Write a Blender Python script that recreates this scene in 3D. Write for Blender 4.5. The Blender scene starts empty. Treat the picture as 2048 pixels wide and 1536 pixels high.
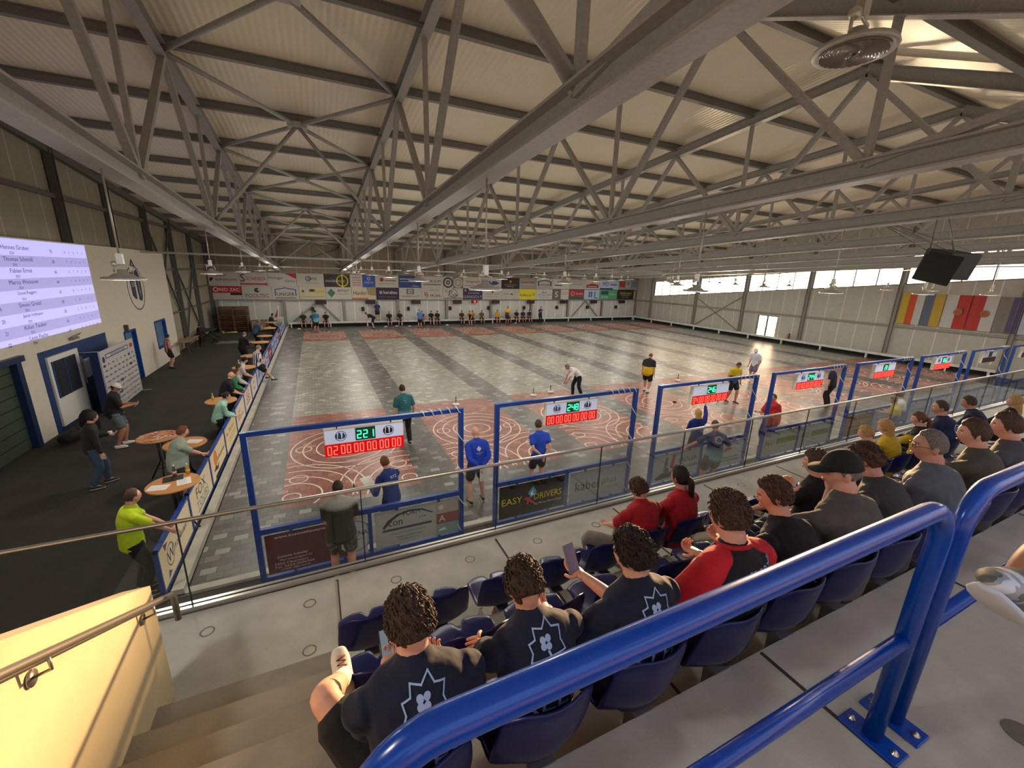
import bpy, bmesh, math, random
from mathutils import Vector as V, Matrix as M4, Quaternion, noise
from mathutils.bvhtree import BVHTree
random.seed(7)
sc = bpy.context.scene
C = sc.collection
PI = math.pi
sin, cos = math.sin, math.cos
def R(d): return math.radians(d)

# ------------------------------------------------------------------ camera
cam_d = bpy.data.cameras.new('camera')
cam = bpy.data.objects.new('camera', cam_d)
C.objects.link(cam)
_y, _p, _r = 0.4444, 0.2613, 0.0304
_f = V((sin(_y)*cos(_p), cos(_y)*cos(_p), -sin(_p)))
_rt = V((cos(_y), -sin(_y), 0)); _up = _rt.cross(_f)
_r2 = _rt*cos(_r) + _up*sin(_r); _u2 = -_rt*sin(_r) + _up*cos(_r)
m = M4.Identity(4)
for i in range(3):
    m[i][0], m[i][1], m[i][2] = _r2[i], _u2[i], -_f[i]
CAM = V((1.0346, -9.0058, 4.9518))
m.translation = CAM
cam.matrix_world = m
cam_d.sensor_width = 36; cam_d.lens = 825.45/2048*36
cam_d.clip_start = .05; cam_d.clip_end = 500
sc.camera = cam
# ------------------------------------------------------------------ colour management
vs = sc.view_settings
vs.view_transform = 'Standard'; vs.look = 'None'; vs.gamma = 1; vs.use_curve_mapping = False
vs.exposure = 0.5
# ------------------------------------------------------------------ sky and sun
SUN_AZ = math.atan2(36.4-1.0, 17.5+9.0)      # clockwise from +y
SUN_EL = R(1.3)
SD = V((sin(SUN_AZ)*cos(SUN_EL), cos(SUN_AZ)*cos(SUN_EL), sin(SUN_EL)))
w = bpy.data.worlds.new('evening_sky'); sc.world = w; w.use_nodes = True
nt = w.node_tree; nt.nodes.clear()
def N(t, **k):
    n = nt.nodes.new(t)
    for a, b in k.items():
        if a == 'op': n.operation = b
        else: n.inputs[int(a[1:])].default_value = b
    return n
L = lambda a, b: nt.links.new(a, b)
tc = N('ShaderNodeTexCoord')
dt = N('ShaderNodeVectorMath', op='DOT_PRODUCT'); L(tc.outputs['Generated'], dt.inputs[0]); dt.inputs[1].default_value = SD
mx = N('ShaderNodeMath', op='MAXIMUM', i1=0.0); L(dt.outputs['Value'], mx.inputs[0])
p1 = N('ShaderNodeMath', op='POWER', i1=14.0); L(mx.outputs[0], p1.inputs[0])
p2 = N('ShaderNodeMath', op='POWER', i1=160.0); L(mx.outputs[0], p2.inputs[0])
sep = N('ShaderNodeSeparateXYZ'); L(tc.outputs['Generated'], sep.inputs[0])
rp = N('ShaderNodeValToRGB'); L(sep.outputs['Z'], rp.inputs[0])
e = rp.color_ramp.elements
e[0].position = .0; e[0].color = (.20, .21, .23, 1)
e[1].position = .5; e[1].color = (.30, .42, .70, 1)
q = e.new(.02); q.color = (.85, .90, 1.0, 1)
q = e.new(.15); q.color = (.62, .74, .98, 1)
nz = N('ShaderNodeTexNoise', i2=6.0, i3=5.0); L(tc.outputs['Generated'], nz.inputs[0])
cl = N('ShaderNodeValToRGB'); L(nz.outputs[0], cl.inputs[0])
cl.color_ramp.elements[0].position = .42; cl.color_ramp.elements[0].color = (.7, .7, .7, 1)
cl.color_ramp.elements[1].position = .6; cl.color_ramp.elements[1].color = (1.25, 1.2, 1.15, 1)
mm = N('ShaderNodeMixRGB'); mm.blend_type = 'MULTIPLY'; mm.inputs[0].default_value = 1
L(rp.outputs[0], mm.inputs[1]); L(cl.outputs[0], mm.inputs[2])
def addc(prev, fac, col, s):
    k = N('ShaderNodeMixRGB'); k.blend_type = 'MULTIPLY'; k.inputs[0].default_value = 1
    k.inputs[1].default_value = (col[0]*s, col[1]*s, col[2]*s, 1); L(fac, k.inputs[2])
    a = N('ShaderNodeMixRGB'); a.blend_type = 'ADD'; a.inputs[0].default_value = 1
    L(prev, a.inputs[1]); L(k.outputs[0], a.inputs[2]); return a.outputs[0]
o = addc(mm.outputs[0], p1.outputs[0], (1, .58, .26), 4.5)
o = addc(o, p2.outputs[0], (1, .80, .50), 14.0)
bg = N('ShaderNodeBackground', i1=1.7); L(o, bg.inputs[0])
wo = N('ShaderNodeOutputWorld'); L(bg.outputs[0], wo.inputs[0])
sun_d = bpy.data.lights.new('sun', 'SUN'); sun_d.energy = 11.0; sun_d.angle = R(1.2); sun_d.color = (1.0, .62, .30)
sun = bpy.data.objects.new('sun', sun_d); C.objects.link(sun)
sun.rotation_mode = 'QUATERNION'; sun.rotation_quaternion = SD.to_track_quat('Z', 'Y')
# added upward sun through the windows, standing in for reflected light on the ceiling
ref_d = bpy.data.lights.new('upward_fill_sun', 'SUN'); ref_d.energy = 2.6; ref_d.angle = R(2.5); ref_d.color = (1.0, .78, .48)
ref = bpy.data.objects.new('upward_fill_sun', ref_d); C.objects.link(ref)
RD_ = V((sin(SUN_AZ)*cos(R(7.5)), cos(SUN_AZ)*cos(R(7.5)), -sin(R(7.5))))
ref.rotation_mode = 'QUATERNION'; ref.rotation_quaternion = RD_.to_track_quat('Z', 'Y')
LAMP_POWER = 32.0

# ------------------------------------------------------------------ helpers
def lin(h):
    h = h.lstrip('#'); r = [int(h[i:i+2], 16)/255 for i in (0, 2, 4)]
    return tuple(c/12.92 if c <= .04045 else ((c+.055)/1.055)**2.4 for c in r) + (1,)
MATS = {}
def mat(col, rough=.7, metal=0.0, kind='', spec=.4, emit=0.0):
    """a procedural material; kind picks the pattern of its surface"""
    key = (col, rough, metal, kind, spec, emit)
    if key in MATS: return MATS[key]
    m = bpy.data.materials.new((kind or 'paint')+'_'+col.strip('#')); m.use_nodes = True
    t = m.node_tree; b = t.nodes['Principled BSDF']; c = lin(col)
    b.inputs['Base Color'].default_value = c
    b.inputs['Roughness'].default_value = rough; b.inputs['Metallic'].default_value = metal
    b.inputs['Specular IOR Level'].default_value = spec
    if emit:
        b.inputs['Emission Color'].default_value = c; b.inputs['Emission Strength'].default_value = emit
    def n(ty, **k):
        x = t.nodes.new(ty)
        for a, v in k.items():
            if a == 'op': x.operation = v
            elif a == 'bt': x.blend_type = v
            else: x.inputs[int(a[1:])].default_value = v
        return x
    lk = t.links.new
    def vary(scale, amt, detail=4, vec=None):
        nn = n('ShaderNodeTexNoise', i2=scale, i3=float(detail))
        if vec is None:
            g = n('ShaderNodeTexCoord'); lk(g.outputs['Object'], nn.inputs[0])
        else: lk(vec, nn.inputs[0])
        r = n('ShaderNodeValToRGB'); lk(nn.outputs[0], r.inputs[0])
        r.color_ramp.elements[0].position = .3; r.color_ramp.elements[1].position = .7
        r.color_ramp.elements[0].color = tuple(x*(1-amt) for x in c[:3])+(1,)
        r.color_ramp.elements[1].color = tuple(min(1, x*(1+amt)) for x in c[:3])+(1,)
        lk(r.outputs[0], b.inputs['Base Color']); return nn
    def bump(src, st, dist=.01):
        u = n('ShaderNodeBump', i0=st, i1=dist); lk(src, u.inputs['Height']); lk(u.outputs[0], b.inputs['Normal'])
    if kind == 'concrete':
        nn = vary(3.0, .16, 8); n2 = n('ShaderNodeTexNoise', i2=90.0, i3=3.0)
        g = n('ShaderNodeTexCoord'); lk(g.outputs['Object'], n2.inputs[0]); bump(n2.outputs[0], .25, .004)
    elif kind == 'plaster': vary(6, .03, 6)
    elif kind == 'asphalt':
        nn = vary(1.2, .14, 8); n2 = n('ShaderNodeTexNoise', i2=220.0, i3=2.0)
        g = n('ShaderNodeTexCoord'); lk(g.outputs['Object'], n2.inputs[0]); bump(n2.outputs[0], .5, .006)
    elif kind == 'galv': vary(25, .10, 5)
    elif kind == 'wood':
        g = n('ShaderNodeTexCoord'); mp = n('ShaderNodeMapping'); mp.inputs['Scale'].default_value = (1, 9, 1)
        lk(g.outputs['Object'], mp.inputs[0]); vary(5, .14, 6, mp.outputs[0])
    elif kind == 'cloth':
        nn = vary(14, .10, 6); n2 = n('ShaderNodeTexNoise', i2=7.0, i3=3.0)
        g = n('ShaderNodeTexCoord'); lk(g.outputs['Object'], n2.inputs[0]); bump(n2.outputs[0], .5, .03)
        b.inputs['Sheen Weight'].default_value = .04
    elif kind == 'hair':
        g = n('ShaderNodeTexCoord'); mp = n('ShaderNodeMapping'); mp.inputs['Scale'].default_value = (1, 1, .25)
        lk(g.outputs['Object'], mp.inputs[0]); nn = vary(170, .55, 3, mp.outputs[0]); bump(nn.outputs[0], .8, .01)
    elif kind == 'skin':
        b.inputs['Subsurface Weight'].default_value = .08; b.inputs['Subsurface Radius'].default_value = (.02, .008, .004)
        vary(20, .07, 4)
    elif kind == 'camo':
        g = n('ShaderNodeTexCoord'); vo = n('ShaderNodeTexNoise', i2=16.0, i3=2.0); lk(g.outputs['Object'], vo.inputs[0])
        r = n('ShaderNodeValToRGB'); r.color_ramp.interpolation = 'CONSTANT'; lk(vo.outputs[0], r.inputs[0])
        r.color_ramp.elements[0].position = 0; r.color_ramp.elements[0].color = tuple(x*.35 for x in c[:3])+(1,)
        r.color_ramp.elements[1].position = .47; r.color_ramp.elements[1].color = c
        q = r.color_ramp.elements.new(.56); q.color = tuple(x*1.9 for x in c[:3])+(1,)
        lk(r.outputs[0], b.inputs['Base Color'])
    elif kind == 'panel':          # sandwich wall panels: vertical joints every 1.1 m
        g = n('ShaderNodeTexCoord'); s = n('ShaderNodeSeparateXYZ'); lk(g.outputs['Object'], s.inputs[0])
        ad = n('ShaderNodeMath', op='ADD'); lk(s.outputs[0], ad.inputs[0]); lk(s.outputs[1], ad.inputs[1])
        md = n('ShaderNodeMath', op='PINGPONG', i1=.55); lk(ad.outputs[0], md.inputs[0])
        lt = n('ShaderNodeMath', op='LESS_THAN', i1=.028); lk(md.outputs[0], lt.inputs[0])
        mi = n('ShaderNodeMixRGB'); lk(lt.outputs[0], mi.inputs[0]); nn = vary(4, .05, 3)
        src = b.inputs['Base Color'].links[0].from_socket
        lk(src, mi.inputs[1]); mi.inputs[2].default_value = tuple(min(1, x*1.5) for x in c[:3])+(1,)
        lk(mi.outputs[0], b.inputs['Base Color']); bump(lt.outputs[0], .3)
    elif kind == 'rib':            # trapezoidal sheet, ribs along y
        g = n('ShaderNodeTexCoord'); s = n('ShaderNodeSeparateXYZ'); lk(g.outputs['Object'], s.inputs[0])
        md = n('ShaderNodeMath', op='PINGPONG', i1=.07); lk(s.outputs[0], md.inputs[0])
        mu = n('ShaderNodeMath', op='DIVIDE', i1=.07); lk(md.outputs[0], mu.inputs[0])
        nn = vary(60, .06, 3); bump(mu.outputs[0], .35, .02)
    elif kind == 'fine':
        nn = vary(40, .05, 3)
    MATS[key] = m
    return m
def stripes(c1, c2, pitch, axis=0, name='striped_cloth', off=0.0, ratio=.5, rough=.85):
    key = ('st', c1, c2, pitch, axis, off, ratio)
    if key in MATS: return MATS[key]
    m = bpy.data.materials.new(name); m.use_nodes = True; t = m.node_tree; b = t.nodes['Principled BSDF']
    b.inputs['Roughness'].default_value = rough
    g = t.nodes.new('ShaderNodeTexCoord'); s = t.nodes.new('ShaderNodeSeparateXYZ'); t.links.new(g.outputs['Object'], s.inputs[0])
    a = t.nodes.new('ShaderNodeMath'); a.operation = 'ADD'; a.inputs[1].default_value = off+50*pitch
    t.links.new(s.outputs[axis], a.inputs[0])
    p = t.nodes.new('ShaderNodeMath'); p.operation = 'MODULO'; p.inputs[1].default_value = pitch; t.links.new(a.outputs[0], p.inputs[0])
    l = t.nodes.new('ShaderNodeMath'); l.operation = 'LESS_THAN'; l.inputs[1].default_value = pitch*ratio; t.links.new(p.outputs[0], l.inputs[0])
    x = t.nodes.new('ShaderNodeMixRGB'); t.links.new(l.outputs[0], x.inputs[0]); x.inputs[1].default_value = lin(c1); x.inputs[2].default_value = lin(c2)
    t.links.new(x.outputs[0], b.inputs['Base Color']); MATS[key] = m; return m
def split_cloth(c_low, c_high, z, soft=.02, axis=2):
    """one garment dyed two colours above / below a height of its own"""
    key = ('sp', c_low, c_high, z, soft, axis)
    if key in MATS: return MATS[key]
    m = bpy.data.materials.new('two_tone_cloth'); m.use_nodes = True; t = m.node_tree; b = t.nodes['Principled BSDF']
    b.inputs['Roughness'].default_value = .85
    g = t.nodes.new('ShaderNodeTexCoord'); s = t.nodes.new('ShaderNodeSeparateXYZ'); t.links.new(g.outputs['Object'], s.inputs[0])
    r = t.nodes.new('ShaderNodeMapRange'); r.inputs[1].default_value = z-soft; r.inputs[2].default_value = z+soft
    t.links.new(s.outputs[axis], r.inputs[0])
    x = t.nodes.new('ShaderNodeMixRGB'); t.links.new(r.outputs[0], x.inputs[0]); x.inputs[1].default_value = lin(c_low); x.inputs[2].default_value = lin(c_high)
    t.links.new(x.outputs[0], b.inputs['Base Color']); MATS[key] = m; return m
def glass_mat(name, tint=(.95, .97, .96), refl=.08, rough=.0):
    if name in MATS: return MATS[name]
    m = bpy.data.materials.new(name); m.use_nodes = True; t = m.node_tree; t.nodes.clear()
    o = t.nodes.new('ShaderNodeOutputMaterial'); a = t.nodes.new('ShaderNodeBsdfTransparent'); a.inputs[0].default_value = tint+(1,)
    g = t.nodes.new('ShaderNodeBsdfGlossy'); g.inputs['Roughness'].default_value = rough
    fr = t.nodes.new('ShaderNodeFresnel'); fr.inputs[0].default_value = 1.45
    mu = t.nodes.new('ShaderNodeMath'); mu.operation = 'MULTIPLY_ADD'; mu.inputs[1].default_value = .35; mu.inputs[2].default_value = refl-.012
    t.links.new(fr.outputs[0], mu.inputs[0])
    x = t.nodes.new('ShaderNodeMixShader'); t.links.new(mu.outputs[0], x.inputs[0]); t.links.new(a.outputs[0], x.inputs[1]); t.links.new(g.outputs[0], x.inputs[2])
    t.links.new(x.outputs[0], o.inputs[0]); MATS[name] = m; return m

TXT = {}
def text2d(s):
    if s in TXT: return TXT[s]
    cu = bpy.data.curves.new('t', 'FONT'); cu.body = s; cu.size = 1; cu.resolution_u = 2
    ob = bpy.data.objects.new('t', cu); me = bpy.data.meshes.new_from_object(ob)
    vv = [(v.co.x, v.co.y) for v in me.vertices]; ff = [tuple(p.vertices) for p in me.polygons]
    bpy.data.objects.remove(ob); bpy.data.meshes.remove(me); bpy.data.curves.remove(cu)
    x0 = min(v[0] for v in vv); x1 = max(v[0] for v in vv); y0 = min(v[1] for v in vv); y1 = max(v[1] for v in vv)
    vv = [(a-(x0+x1)/2, b-(y0+y1)/2) for a, b in vv]
    TXT[s] = (vv, ff, x1-x0, y1-y0); return TXT[s]

class MB:
    """collects shapes; build() links them as ONE mesh object"""
    def __init__(s): s.v = []; s.f = []; s.m = []; s.mats = []; s.sm = []
    def mi(s, mt):
        if mt is None: return 0
        if mt not in s.mats: s.mats.append(mt)
        return s.mats.index(mt)
    def add(s, vs_, fs, mt=None, smooth=False):
        b = len(s.v); s.v += [tuple(x) for x in vs_]; i = s.mi(mt)
        for f in fs: s.f.append(tuple(b+k for k in f)); s.m.append(i); s.sm.append(smooth)
        return s
    def box(s, x0, x1, y0, y1, z0, z1, mt=None):
        return s.add([(x, y, z) for x in (x0, x1) for y in (y0, y1) for z in (z0, z1)],
              [(0, 1, 3, 2), (4, 6, 7, 5), (0, 4, 5, 1), (2, 3, 7, 6), (0, 2, 6, 4), (1, 5, 7, 3)], mt)
    def bar(s, p, q, w, h, mt=None, up=(0, 0, 1)):
        p, q = V(p), V(q); d = (q-p).normalized(); up = V(up)
        if abs(d.dot(up)) > .99: up = V((1, 0, 0))
        r = d.cross(up).normalized(); u = r.cross(d)
        vs_ = [a + r*sx*w/2 + u*sz*h/2 for a in (p, q) for sx in (-1, 1) for sz in (-1, 1)]
        return s.add(vs_, [(0, 1, 3, 2), (4, 6, 7, 5), (0, 4, 5, 1), (2, 3, 7, 6), (0, 2, 6, 4), (1, 5, 7, 3)], mt)
    def hbeam(s, p, q, w, h, mt=None, up=(0, 0, 1), t=.014):
        p, q = V(p), V(q); d = (q-p).normalized(); up = V(up)
        if abs(d.dot(up)) > .99: up = V((1, 0, 0))
        r = d.cross(up).normalized(); u = r.cross(d)
        s.bar(p+u*(h/2-t/2), q+u*(h/2-t/2), w, t, mt, up); s.bar(p-u*(h/2-t/2), q-u*(h/2-t/2), w, t, mt, up)
        return s.bar(p, q, t, h-2*t, mt, up)
    def path(s, pts, rad, mt=None, n=10, closed=False, smooth=True, flat=None):
        pts = [V(p) for p in pts]; k = len(pts)
        rad = rad if isinstance(rad, (list, tuple)) else [rad]*k
        ref = None; vs_ = []; fs = []
        for i, p in enumerate(pts):
            a = pts[i-1] if (i or closed) else p; b = pts[(i+1) % k] if (i < k-1 or closed) else p
            d = (b-a).normalized()
            if ref is None:
                ref = V((0, 0, 1)) if abs(d.z) < .9 else V((1, 0, 0))
                ref = (ref - d*ref.dot(d)).normalized()
            else:
                ref = (ref - d*ref.dot(d))
                ref = ref.normalized() if ref.length > 1e-6 else d.orthogonal().normalized()
            c = d.cross(ref)
            for j in range(n):
                a_ = 2*PI*j/n; vs_.append(p + (ref*cos(a_) + c*sin(a_))*rad[i])
        for i in range(k if closed else k-1):
            for j in range(n):
                a, b = i*n+j, i*n+(j+1) % n; c2, d2 = ((i+1) % k)*n+(j+1) % n, ((i+1) % k)*n+j
                fs.append((a, b, c2, d2))
        if not closed: fs += [tuple(range(n))[::-1], tuple((k-1)*n+j for j in range(n))]
        return s.add(vs_, fs, mt, smooth)
    def tube(s, p, q, r, mt=None, n=10): return s.path([p, q], r, mt, n)
    def lathe(s, prof, mt=None, n=20, c=(0, 0, 0), smooth=True):
        vs_ = []; fs = []
        for (r, z) in prof:
            for j in range(n): vs_.append((c[0]+max(r, 1e-4)*cos(2*PI*j/n), c[1]+max(r, 1e-4)*sin(2*PI*j/n), c[2]+z))
        for i in range(len(prof)-1):
            for j in range(n): fs.append((i*n+j, i*n+(j+1) % n, (i+1)*n+(j+1) % n, (i+1)*n+j))
        fs += [tuple(range(n))[::-1], tuple((len(prof)-1)*n+j for j in range(n))]
        return s.add(vs_, fs, mt, smooth)
    def ell(s, c, r, mt=None, n=12, fn=None, rot=None):
        vs_ = []; fs = []; rows = n; cols = n*2
        for i in range(rows+1):
            th = PI*i/rows
            for j in range(cols):
                ph = 2*PI*j/cols; p = V((sin(th)*cos(ph), sin(th)*sin(ph), cos(th)))
                k = fn(p) if fn else p
                k = V((k.x*r[0], k.y*r[1], k.z*r[2]))
                if rot: k = rot @ k
                vs_.append(V(c)+k)
        for i in range(rows):
            for j in range(cols):
                a, b = i*cols+j, i*cols+(j+1) % cols; fs.append((a, a+cols, b+cols, b))
        return s.add(vs_, fs, mt, True)
    def flat(s, pts, O, U, W, mt, off=0.0):
        """polygon in the plane O + u*U + v*W"""
        O, U, W = V(O), V(U), V(W); nrm = U.cross(W).normalized()
        return s.add([O+U*a+W*b+nrm*off for a, b in pts], [tuple(range(len(pts)))], mt)
    def text(s, t, O, U, W, h, mt, width=None, off=.004):
        vv, ff, tw, th = text2d(t); O, U, W = V(O), V(U), V(W); nrm = U.cross(W).normalized()
        k = h/th; kx = k if not width else min(width/tw, k*1.25) if width/tw > k else width/tw
        if width and width/tw < k*.75: k = max(k*.6, kx)
        return s.add([O+U*(a*kx)+W*(b*k)+nrm*off for a, b in vv], ff, mt)
    def build(s, name, mt=None, parent=None, loc=None, bevel=0.0):
        me = bpy.data.meshes.new(name); me.from_pydata([tuple(x) for x in s.v], [], s.f)
        if mt is not None and not s.mats: me.materials.append(mt)
        for x in s.mats: me.materials.append(x)
        if s.mats: me.polygons.foreach_set('material_index', s.m)
        me.polygons.foreach_set('use_smooth', s.sm)
        bm = bmesh.new(); bm.from_mesh(me); bmesh.ops.recalc_face_normals(bm, faces=[f for f in bm.faces if f.smooth or len(s.mats) < 2]) ; bm.to_mesh(me); bm.free()
        me.update(); o = bpy.data.objects.new(name, me); C.objects.link(o)
        if parent is not None: o.parent = parent
        if loc is not None: o.location = loc
        if bevel:
            b = o.modifiers.new('bevel', 'BEVEL'); b.width = bevel; b.segments = 2; b.limit_method = 'ANGLE'
        return o
def tag(o, label=None, cat=None, group=None, kind=None):
    if label: o['label'] = label
    if cat: o['category'] = cat
    if group: o['group'] = group
    if kind: o['kind'] = kind
    return o
def thing(name, label, cat, loc=(0, 0, 0), rz=0.0, group=None):
    o = bpy.data.objects.new(name, None); C.objects.link(o); o.empty_display_size = .1
    o.location = loc; o.rotation_euler = (0, 0, rz)
    return tag(o, label, cat, group)
def struct(o, label=None):
    o['kind'] = 'structure'
    if label: o['label'] = label
    return o
def dup(root, loc, rz=None, label=None, group=None):
    r = root.copy(); C.objects.link(r); r.location = loc
    if rz is not None: r.rotation_euler = (0, 0, rz)
    if label: r['label'] = label
    if group: r['group'] = group
    for ch in list(root.children):
        if ch.type == 'LIGHT' or ch.name.startswith('rod'): continue
        c = ch.copy(); C.objects.link(c); c.parent = r
        for g in list(ch.children):
            d = g.copy(); C.objects.link(d); d.parent = c
    return r
ORD = ['first', 'second', 'third', 'fourth', 'fifth', 'sixth', 'seventh', 'eighth', 'ninth', 'tenth', 'eleventh', 'twelfth', 'thirteenth', 'fourteenth', 'fifteenth', 'sixteenth', 'seventeenth', 'eighteenth', 'nineteenth', 'twentieth']
def art(mb, O, U, W, spec, off=.004):
    """graphics on a flat sign: U and W span its whole width and height, u and v run 0..1"""
    O, U, W = V(O), V(U), V(W); uw, wh = U.length, W.length; un, wn = U/uw, W/wh
    for k, e in enumerate(spec):
        o2 = off + k*.0006
        if e[0] == 'r': mb.flat([(e[1], e[2]), (e[3], e[2]), (e[3], e[4]), (e[1], e[4])], O, U, W, mat(e[5]), o2)
        elif e[0] == 'p': mb.flat(e[1], O, U, W, mat(e[2]), o2)
        elif e[0] == 'c':
            c = O+U*e[1]+W*e[2]; rr = e[3]*wh; mb.flat([(rr*cos(a*PI/10), rr*sin(a*PI/10)) for a in range(20)], c, un, wn, mat(e[4]), o2)
        elif e[0] == 'o':
            c = O+U*e[1]+W*e[2]; rr = e[3]*wh; r0 = rr*(e[5] if len(e) > 5 else .8)
            for a in range(20):
                a0, a1 = a*PI/10, (a+1)*PI/10
                mb.flat([(rr*cos(a0), rr*sin(a0)), (rr*cos(a1), rr*sin(a1)), (r0*cos(a1), r0*sin(a1)), (r0*cos(a0), r0*sin(a0))], c, un, wn, mat(e[4]), o2)
        elif e[0] == 't':
            mb.text(e[1], O+U*e[2]+W*e[3], un, wn, e[4]*wh, mat(e[5]), (e[6]*uw if len(e) > 6 else None), o2)
STEEL = mat('#a3a29e', .5, .05, 'galv')
STEEL_D = mat('#807e7a', .55, .05, 'galv')
WHITEM = mat('#d9d8d2', .45)
BLUE = mat('#173f8a', .35, kind='fine')

# ================================================================== THE HALL
YF, XR, XL, YB = 31.0, 36.4, -6.15, -9.75
def roof_z(y): return 9.85-.088*(y+2.6) if y > -2.6 else 9.85+.45*(y+2.6)
def tc_z(y): return 9.55-.088*(y+2.6) if y > -2.6 else 9.55+.43*(y+2.6)
def bc_z(y): return 6.2-.0455*y
Z1, Z2, Z3, Z4 = 1.88, 2.26, 2.64, 3.02
E2, E3, E4 = -6.46, -7.22, -7.98            # front edges of the three upper decks
RAILY = -4.95
# ---- floor: asphalt outside the court
fl = MB(); fl.box(XL-.3, XR+.3, YB-2, YF+.3, -.3, -.02)
floor = struct(fl.build('floor', mat('#35322d', .93, kind='asphalt')), 'dark asphalt floor of the hall beside and in front of the paved court')
# ---- the paved court
def court_mat():
    m = bpy.data.materials.new('paving_stones'); m.use_nodes = True; t = m.node_tree; b = t.nodes['Principled BSDF']
    def n(ty, **k):
        x = t.nodes.new(ty)
        for a, v in k.items():
            if a == 'op': x.operation = v
            elif a == 'bt': x.blend_type = v
            else: x.inputs[int(a[1:])].default_value = v
        return x
    lk = t.links.new
    g = n('ShaderNodeTexCoord'); s = n('ShaderNodeSeparateXYZ'); lk(g.outputs['Object'], s.inputs[0])
    br = n('ShaderNodeTexBrick'); lk(g.outputs['Object'], br.inputs[0])
    br.inputs['Color1'].default_value = (0, 0, 0, 1); br.inputs['Color2'].default_value = (1, 1, 1, 1); br.inputs['Mortar'].default_value = (.5, .5, .5, 1)
    br.inputs['Scale'].default_value = 1; br.inputs['Mortar Size'].default_value = .006; br.inputs['Brick Width'].default_value = .24; br.inputs['Row Height'].default_value = .17
    br.inputs['Mortar Smooth'].default_value = .3; br.offset = .5
    # lanes
    md = n('ShaderNodeMath', op='ADD', i1=0.0); lk(s.outputs[0], md.inputs[0])
    mo = n('ShaderNodeMath', op='FLOORED_MODULO', i1=4.03); lk(md.outputs[0], mo.inputs[0])
    lane = n('ShaderNodeMath', op='LESS_THAN', i1=3.0); lk(mo.outputs[0], lane.inputs[0])
    def gate(x, lo, hi):
        a = n('ShaderNodeMath', op='GREATER_THAN', i1=lo); lk(x, a.inputs[0]); c = n('ShaderNodeMath', op='LESS_THAN', i1=hi); lk(x, c.inputs[0])
        d = n('ShaderNodeMath', op='MULTIPLY'); lk(a.outputs[0], d.inputs[0]); lk(c.outputs[0], d.inputs[1]); return d.outputs[0]
    gy = gate(s.outputs[1], 0.0, 27.65); gx = gate(s.outputs[0], 0.0, 35.3)
    gm = n('ShaderNodeMath', op='MULTIPLY'); lk(gy, gm.inputs[0]); lk(gx, gm.inputs[1])
    lm = n('ShaderNodeMath', op='MULTIPLY'); lk(gm.outputs[0], lm.inputs[0]); lk(lane.outputs[0], lm.inputs[1])
    mid = gate(s.outputs[1], 6.14, 22.58)
    def ramp(cols):
        r = n('ShaderNodeValToRGB'); lk(br.outputs['Color'], r.inputs[0]); es = r.color_ramp.elements
        for i, (p, c) in enumerate(cols):
            if i < 2: es[i].position = p; es[i].color = lin(c)
            else: q = es.new(p); q.color = lin(c)
        return r.outputs[0]
    dark = ramp([(0, '#464642'), (1, '#8e8d87'), (.6, '#52524f'), (.84, '#605f5b'), (.9, '#787771')])
    red = ramp([(0, '#7c4534'), (1, '#a97a69'), (.6, '#8c5443'), (.86, '#97604f'), (.93, '#a36f5e')])
    bei = ramp([(0, '#7c7a6c'), (1, '#b3b1a6'), (.6, '#8a887a'), (.86, '#949284'), (.93, '#a5a398')])
    def mix(f, a, c):
        x = n('ShaderNodeMixRGB'); lk(f, x.inputs[0]); lk(a, x.inputs[1]); lk(c, x.inputs[2]); return x.outputs[0]
    col = mix(lm.outputs[0], dark, mix(mid, red, bei))
    sc2 = n('ShaderNodeTexNoise', i2=.9, i3=6.0); lk(g.outputs['Object'], sc2.inputs[0])
    rr = n('ShaderNodeMapRange', i1=.3, i2=.7, i3=.82, i4=1.14); lk(sc2.outputs[0], rr.inputs[0])
    mu = n('ShaderNodeMixRGB', bt='MULTIPLY', i0=1.0); lk(col, mu.inputs[1]); lk(rr.outputs[0], mu.inputs[2])
    mo2 = n('ShaderNodeMixRGB', bt='MULTIPLY'); lk(br.outputs['Fac'], mo2.inputs[0]); lk(mu.outputs[0], mo2.inputs[1]); mo2.inputs[2].default_value = (.35, .34, .33, 1)
    lk(mo2.outputs[0], b.inputs['Base Color'])
    b.inputs['Roughness'].default_value = .36
    iv = n('ShaderNodeMath', op='SUBTRACT', i0=1.0); lk(br.outputs['Fac'], iv.inputs[1])
    bu = n('ShaderNodeBump', i0=.4, i1=.008); lk(iv.outputs[0], bu.inputs['Height']); lk(bu.outputs[0], b.inputs['Normal'])
    return m
ct = MB(); ct.add([(-1.15, -1.95, 0), (XR-.35, -1.95, 0), (XR-.35, YF-.7, 0), (-1.15, YF-.7, 0), (-1.15, -1.95, -.1), (XR-.35, -1.95, -.1), (XR-.35, YF-.7, -.1), (-1.15, YF-.7, -.1)],
   [(0, 1, 2, 3), (7, 6, 5, 4), (0, 4, 5, 1), (1, 5, 6, 2), (2, 6, 7, 3), (3, 7, 4, 0)])
court = struct(ct.build('floor', court_mat()), 'paved stone court with beige, red and dark grey lanes')
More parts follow.
